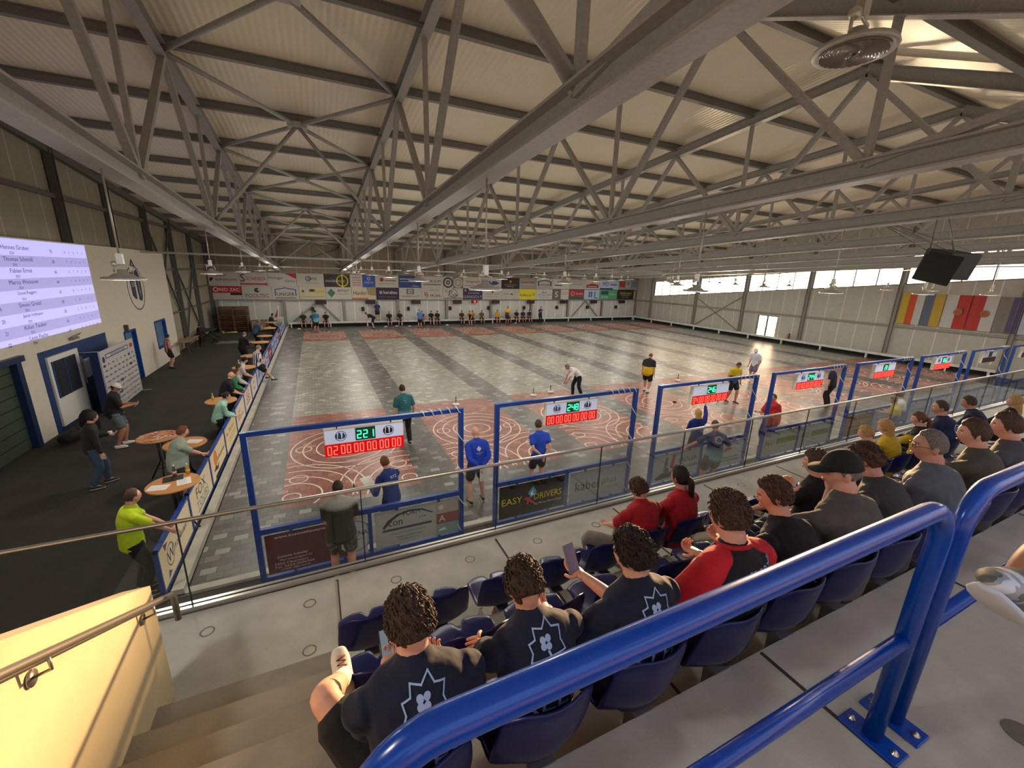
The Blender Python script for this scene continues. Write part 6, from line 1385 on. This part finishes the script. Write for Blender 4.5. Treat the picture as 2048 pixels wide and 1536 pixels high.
held_paper(a, (.04, .46, 1.05), 'white paper sheets held by the woman reaching up', (R(50), 0, R(20)))
a = person('man in dark blue to turquoise T-shirt with round back logo', 9.30, -2.9, 0, R(-20), 1.80, lod=1, bulk=1.12, lean=.04, pitch=.1, yaw=.5, shirt_mat=split_cloth('#5f9aa0', '#1c2c52', .98, .16), sleeve=.75, legs=('shorts', '#26241c'), hair=('short', HX), hands=[(-.55, .28, .96), (.34, .1, .98)], feet=[(-.2, -.05, .075), (.14, .12, .075)])
back_print(a, [('l', [(.075*cos(k*PI/8), .07+.075*sin(k*PI/8)) for k in range(16)], .016, '#b9c4d2'), ('p', [(.05*cos(k*PI/6), .07+.05*sin(k*PI/6)) for k in range(12)], '#55627c'), ('t', 'ESV', 0, .07, .025, '#c9d2dc', .06)])
a = person('heavy man in red T-shirt holding a sheet at the fourth gantry', 13.15, -1.75, 0, R(75), 1.80, lod=1, bulk=1.35, belly=.06, lean=-.03, pitch=-.05, shirt=('#b3202a',), sleeve=.85, legs=('trousers', '#181a20'), hair=('crop', HX), glasses=True, hands=[(-.12, .38, 1.12), (.14, .38, 1.12)])
held_paper(a, (0, .52, 1.14), 'white sheet held by the man in red', (R(10), 0, 0))
person('person in cap with blue and white top by the fifth gantry', 17.6, -3.0, 0, R(20), 1.76, lod=2, shirt_mat=split_cloth('#33406e', '#c9c9cc', 1.15, .05), legs=('trousers', '#2c3448'), hair=('short', HD), cap=('#17181c', '#17181c'), hands=[(-.15, .35, 1.0), (.2, .3, 1.0)])
person('person in yellow and blue top beside the fifth gantry', 16.95, -3.15, 0, R(30), 1.70, lod=2, shirt_mat=split_cloth('#2f4a7c', '#bfa62c', 1.12, .05), legs=('trousers', '#2c3a58'), hair=('short', HX), hands=[(-.15, .3, .9), (.15, .35, 1.1)])
person('person in dark blue shirt on the court behind the fifth scoreboard', 19.95, .2, 0, R(10), 1.80, lod=2, shirt=('#1e2338',), legs=('trousers', '#191514'), hair=('short', HR))
# --- on the court
a = person('player in petrol green sports shirt on the first lane, back turned', 3.12, 2.55, 0, R(8), 1.82, lod=1, bulk=1.12, pitch=.1, shirt_mat=split_cloth('#7fb0b0', '#1d5a62', 1.0, .08), sleeve=.75, legs=('trousers', '#15171f'), shoes='#22242a', hair=('short', HD), hands=[(-.28, .08, .82), (.28, .1, .84)], feet=[(-.08, .12, .075), (.1, -.05, .075)])
back_print(a, [('t', 'Team', 0, .13, .02, '#b8d0d4', .06), ('t', 'Oberwart', 0, .07, .035, '#b8d0d4', .1), ('t', 'Stocksport', 0, .03, .02, '#b8d0d4', .07), ('t', 'Haider', 0, -.01, .02, '#b8d0d4', .06)])
person('man in white T-shirt and black trousers bending over a stock', 10.75, 4.95, 0, R(85), 1.78, lod=1, lean=.75, hunch=.25, pitch=.2, shirt=('#d8d6d8',), sleeve=.75, legs=('trousers', '#14151c'), shoes='#5a5c5e', hair=('short', HG), hands=[(-.1, .68, .50), (.12, .60, .46)], feet=[(-.1, -.15, .075), (.12, .15, .075)])
person('man in black and yellow shirt and black shorts on the fourth lane', 14.05, 4.45, 0, R(-60), 1.84, lod=1, bulk=1.25, belly=.07, pitch=.4, yaw=.2, shirt_mat=split_cloth('#d0a818', '#17181c', 1.2, .01), sleeve=.7, legs=('shorts', '#111215'), shoes='#22242a', socks='#d8d6d0', hair=('crop', HR), hands=[(-.26, .05, .80), (.26, .02, .80)], feet=[(-.1, .12, .075), (.1, -.12, .075)])
person('man in yellow and blue shirt and black shorts on the fifth lane', 16.5, 2.1, 0, R(170), 1.82, lod=1, bulk=1.1, pitch=.5, yaw=0, shirt_mat=split_cloth('#33446e', '#c9ac1c', 1.16, .01), sleeve=.7, legs=('shorts', '#15161a'), shoes='#22242a', hair=('short', HX), skin=SKIN3, hands=[(-.3, .06, .82), (.3, .08, .84)], feet=[(-.1, .16, .075), (.1, -.12, .075)])
person('person in white T-shirt, white cap and grey shorts in the glare', 20.7, 4.1, 0, R(95), 1.82, lod=1, bulk=1.05, pitch=.35, shirt=('#c9ccd6',), sleeve=.8, legs=('shorts', '#6f6680'), shoes='#c9c9cc', socks='#d8d6d0', hair=('crop', HX), cap=('#d6d2c6', '#d6d2c6'), hands=[(-.22, .12, .84), (.22, .14, .84)], feet=[(-.1, .1, .075), (.1, -.08, .075)])
# --- left of the barrier
person('man with glasses in bright lime T-shirt leaning on the barrier', -1.74, -1.82, 0, R(-62), 1.80, lod=1, bulk=1.08, lean=.03, pitch=-.1, yaw=-.15, shirt=('#b8d21c',), sleeve=.7, legs=('trousers', '#17161a'), hair=('crop', HX), skin=SKIN2, glasses=True, hands=[(-.02, .42, .97), (.18, .44, .93)])
person('man in pale grey T-shirt standing between the round tables', -1.8, .88, 0, R(-72), 1.82, lod=1, bulk=1.2, belly=.03, lean=.1, pitch=.1, shirt=('#8c9a8c',), sleeve=.75, legs=('shorts', '#2a2c2a'), hair=('short', HR), skin=SKIN2, hands=[(.0, .40, 1.05), (-.12, .48, .95)])
person('person in dark long-sleeved top and faded jeans holding a cup', -3.75, 2.62, 0, R(-62), 1.78, lod=1, bulk=1.05, lean=.03, pitch=.1, yaw=-.3, shirt=('#25211e',), sleeve=1.9, legs=('trousers', '#3c5068'), shoes='#2a2c32', hair=('short', HD), skin=SKIN2, hands=[(-.2, .36, 1.08), (.27, .1, .80)], feet=[(-.12, .16, .075), (.1, -.12, .075)])
a = thing('cup', 'round white cup held by the person in faded jeans', 'cup', (-3.52, 2.98, 1.06)); g = MB(); g.lathe([(0, 0), (.035, 0), (.045, .09), (.04, .1), (0, .1)], None, 16); g.build('cup_body', WHITEM, a)
a = person('man in black T-shirt, grey shorts and white cap looking at a phone', -4.18, 5.2, 0, R(-70), 1.86, lod=1, bulk=1.15, belly=.04, lean=.03, pitch=.55, shirt=('#191a1d',), sleeve=.8, legs=('shorts', '#5a646a'), shoes='#d8d8d4', hair=('crop', HD), skin=SKIN3, cap=('#c9c4ba', '#1c1a1a'), hands=[(-.06, .38, 1.08), (.1, .38, 1.08)], feet=[(-.12, .1, .075), (.12, -.06, .075)])
held_phone(a, (.02, .48, 1.1), 'phone held by the man in the white cap', (R(40), 0, 0))
t = thing('backpack', 'black backpack with a yellow-green patch against the blue clubhouse front', 'bag', (-5.4, 6.9, 0), R(20))
g = MB(); loft(g, [(0, 0, .08), (0, 0, .3), (0, .02, .5), (0, .03, .62)], [(.22, .16), (.24, .17), (.2, .14), (.12, .08)], (1, 0, 0), 16, 3); g.build('bag_body', mat('#131316', .8, kind='cloth'), t)
g = MB(); g.ell((.12, -.14, .42), (.08, .03, .04), None, 8); g.build('patch', mat('#9ab83c'), t)
t = thing('sports_bag', 'black sports bag on the floor beside the white pillar', 'bag', (-5.45, 6.0, 0), R(70))
g = MB(); loft(g, [(-.3, 0, .17), (-.15, 0, .19), (.15, 0, .19), (.3, 0, .17)], [(.13, .15), (.16, .18), (.16, .18), (.13, .15)], (0, 0, 1), 16, 3); g.build('bag_body', mat('#17171a', .8, kind='cloth'), t)
g = MB(); g.path([(-.12, -.1, .3), (-.1, 0, .46), (.1, 0, .46), (.12, -.1, .3)], .012); g.build('strap', mat('#17171a'), t)
person('woman in mint hooded jacket leaning on the barrier', -1.66, 4.05, 0, R(-72), 1.68, lod=1, sw=.95, lean=.28, hunch=.15, pitch=.0, shirt=('#9cc9b4',), sleeve=1.9, legs=('trousers', '#17171a'), hair=('bun', HD), skin=SKIN2, hands=[(-.05, .42, .92), (.1, .42, .92)])
person('bald man in black shirt leaning on the barrier', -1.85, 6.3, 0, R(-75), 1.76, lod=1, bulk=1.15, lean=.22, hunch=.15, pitch=.0, shirt=('#17151a',), sleeve=.9, legs=('trousers', '#1a1a1d'), hair=('bald', HR), skin=SKIN2, hands=[(-.05, .42, .92), (.1, .42, .92)])
person('woman with glasses in green jacket behind the bald man', -1.83, 7.05, 0, R(-80), 1.68, lod=1, sw=.95, lean=.25, hunch=.15, pitch=.0, yaw=.2, shirt=('#1f7a44',), sleeve=1.9, legs=('trousers', '#1a1a1d'), hair=('bun', HX), skin=SKIN2, glasses=True, hands=[(-.05, .42, .92), (.1, .42, .92)])
person('woman with brown hair in white and green between the glasses and the black cap', -1.82, 7.75, 0, R(-80), 1.7, lod=1, sw=.95, lean=.2, hunch=.15, pitch=.0, shirt=('#b8c0b8',), sleeve=1.9, legs=('trousers', '#1a1a1d'), hair=('short', HX), skin=SKIN2, hands=[(-.05, .42, .92), (.1, .42, .92)])
person('youth in white T-shirt and black cap leaning over the barrier', -1.80, 8.75, 0, R(-78), 1.76, lod=1, lean=.25, hunch=.15, pitch=.0, shirt=('#c9c6c4',), sleeve=.7, legs=('shorts', '#1a1a1d'), hair=('short', HD), cap=('#16161a', '#16161a', -1), skin=SKIN2, hands=[(-.05, .42, .92), (.1, .42, .92)])
person('man in black and white striped shirt sitting on the barrier', -1.40, 10.9, 0, R(-60), 1.82, sit=.86, lod=1, bulk=1.1, lean=.02, hunch=.12, pitch=.1, yaw=.3, shirt_mat=stripes('#d8d4d0', '#1a1a1e', .07, 0), sleeve=.9, legs=('shorts', '#131316'), shoes='#17171a', socks='#dcdad4', hair=('crop', HG), skin=SKIN2, glasses=True, hands=[(-.12, .28, 1.1), (.14, .26, 1.1)], feet=[(-.2, .42, .30), (.02, .66, .09)], knees=(0, 1, .6))
person('man in black at a round table with his back half turned', -2.5, 15.4, 0, R(-40), 1.78, lod=2, bulk=1.15, lean=.2, shirt=('#121316',), sleeve=1.9, legs=('trousers', '#141418'), hair=('crop', HG), hands=[(-.05, .4, 1.1), (.15, .4, 1.1)])
person('man in blue T-shirt leaning on a far round table', -2.55, 21.2, 0, R(-60), 1.78, lod=2, bulk=1.15, lean=.35, shirt=('#33506e',), sleeve=.8, legs=('trousers', '#17181c'), hair=('short', HG), hands=[(-.05, .4, 1.12), (.12, .4, 1.25)])
a = person('person in dark green jacket sitting at the barrier end with a flag', -2.1, 26.6, 0, R(-70), 1.78, sit=.7, lod=2, bulk=1.15, lean=.1, shirt=('#24402e',), sleeve=1.9, legs=('trousers', '#141418'), hair=('short', HD), hands=[(-.05, .4, 1.0), (.2, .4, 1.0)])
t = thing('stool', 'dark stool under the person in the green jacket', 'stool', (-2.1, 26.6, 0)); g = MB(); g.lathe([(0, .66), (.18, .66), (.18, .7), (0, .7)], None, 16); g.tube((0, 0, 0), (0, 0, .66), .03); g.build('seat', BKM, t)
t = thing('flag_bundle', 'red and white flag and streamers at the end of the barrier', 'flag', (-1.75, 26.9, 0)); g = MB(); g.tube((0, 0, .0), (.25, 0, 2.1), .015); g.build('pole', WHITEM, t)
g = MB(); g.add([(.1, 0, 1.2), (.24, 0, 2.0), (-.1, .0, 1.25), (.1, .03, 1.2), (.24, .03, 2.0), (-.1, .03, 1.25)], [(0, 1, 2), (5, 4, 3), (0, 3, 4, 1), (1, 4, 5, 2), (2, 5, 3, 0)], mat('#a82c2c')); g.box(-.05, .5, -.02, .02, .75, 1.25, mat('#c9cfc4'))
for k in range(14): g.box(.0+.035*k, .02+.035*k, -.03, .03, .45+.05*(k % 4), 1.2-.05*(k % 3), mat(['#6f8a72', '#c9cfc4'][k % 2]))
g.build('flag_cloth', None, t)
person('woman in pink and white striped top leaning at the white front', -5.62, 15.9, 0, R(-60), 1.68, lod=2, sw=.95, lean=-.05, pitch=.1, shirt_mat=stripes('#3a2428', '#c08a8c', .1, 0), sleeve=1.5, legs=('shorts', '#17161a'), hair=('short', HD), hands=[(-.1, .26, 1.1), (.12, .26, 1.05)])
person('small figure in dark red at the left wall near the folding table', -5.7, 22.4, 0, R(-60), 1.4, lod=3, shirt=('#4a1a1c',), sleeve=1.9, legs=('trousers', '#2a1a1a'), hair=('short', HD))
# --- along the far rail
FS = .46
def far(label, x, y, rz=180, **k):
    k.setdefault('lod', 3 if False else 2); k.setdefault('legs', ('shorts', '#16161a')); k.setdefault('group', 'players along the far rail'); return person(label, x, y, 0, R(rz), **k)
def fsit(label, x, **k): k.setdefault('sit', FS); k.setdefault('hands', [(-.1, .36, .62), (.1, .36, .62)]); return far(label, x, YF-.68, **k)
fsit('seated player in black and white at the left end of the far rail', .0, shirt=('#2a2a2e',), hair=('short', HG))
fsit('seated dark figure behind the turquoise shirt at the far rail', .75, shirt=('#4a3a34',), hair=('short', HD))
far('player in turquoise shirt standing at the far end of the first lane', .95, 26.9, 0, H=1.8, shirt_mat=split_cloth('#5fb0c8', '#1f6a80', 1.1, .15), hair=('short', HD), hands=[(-.15, .2, 1.3), (.15, .2, 1.3)])
fsit('seated player in black right of the turquoise shirt', 1.75, shirt=('#1a1a1c',), hair=('short', HD))
far('player bending with a stock on the far second lane', 5.45, 28.3, 90, H=1.8, lean=.9, hunch=.2, shirt=('#15161c',), hands=[(-.1, .6, .6), (.1, .5, .7)])
a = far('person in blue shirt standing on the bench behind the bending player', 6.05, YF-.62, 180, H=1.75, shirt=('#26365c',)); a['root'].location.z = .46
fsit('seated player in black vest, first right of the standing blue shirt', 7.05, shirt=('#1e1c1e',), hair=('short', HX)); fsit('seated player in black, second right of the standing blue shirt', 8.0, shirt=('#17171b',), hair=('short', HD))
far('player in light blue jersey seen from behind at the far third lane', 9.35, 27.9, 0, H=1.72, shirt=('#3f6ea8',), hair=('short', HG))
fsit('seated player in dark red beside the light blue jersey', 10.05, shirt=('#4a1f24',)); fsit('seated player in black, second from the light blue jersey', 10.95, shirt=('#17171b',), hair=('short', HD)); fsit('seated player in black, third from the light blue jersey', 11.55, shirt=('#1e1e24',), hair=('short', HD))
fsit('seated player in brown and black left of the yellow bending player', 14.0, shirt=('#3a2a20',))
far('player in yellow bending forward at the far fourth lane', 14.35, 28.6, 150, H=1.76, lean=.7, hunch=.2, shirt_mat=split_cloth('#1a1a1c', '#b89420', 1.1, .1), hands=[(-.1, .45, .62), (.1, .45, .62)])
fsit('seated player in dark yellow right of the bending one', 15.1, shirt=('#8a7020',)); fsit('seated player in olive and black, legs crossed', 16.1, shirt=('#5a4a20',))
fsit('seated player in yellow left of the tall standing one', 17.8, shirt=('#c09a1c',)); far('tall player in yellow and blue standing before the bench', 18.35, 29.0, 180, H=1.86, shirt_mat=split_cloth('#26366a', '#c9a01c', 1.2, .02))
fsit('seated player in yellow right of the tall standing one', 19.05, shirt=('#c09a1c',)); fsit('seated player in black, first after the yellow shirts', 20.0, shirt=('#15161c',), hair=('short', HD)); fsit('seated player in navy, second after the yellow shirts', 20.75, shirt=('#181c30',), hair=('short', HD)); fsit('seated player in navy, third after the yellow shirts', 21.5, shirt=('#1a1e34',), hair=('short', HD))
far('person in blue and black standing with folded arms at the far rail', 22.3, 29.3, 180, H=1.78, shirt_mat=split_cloth('#15161c', '#1f2c5c', 1.2, .02), legs=('trousers', '#121316'), hands=[(-.05, .22, 1.2), (.08, .22, 1.2)])
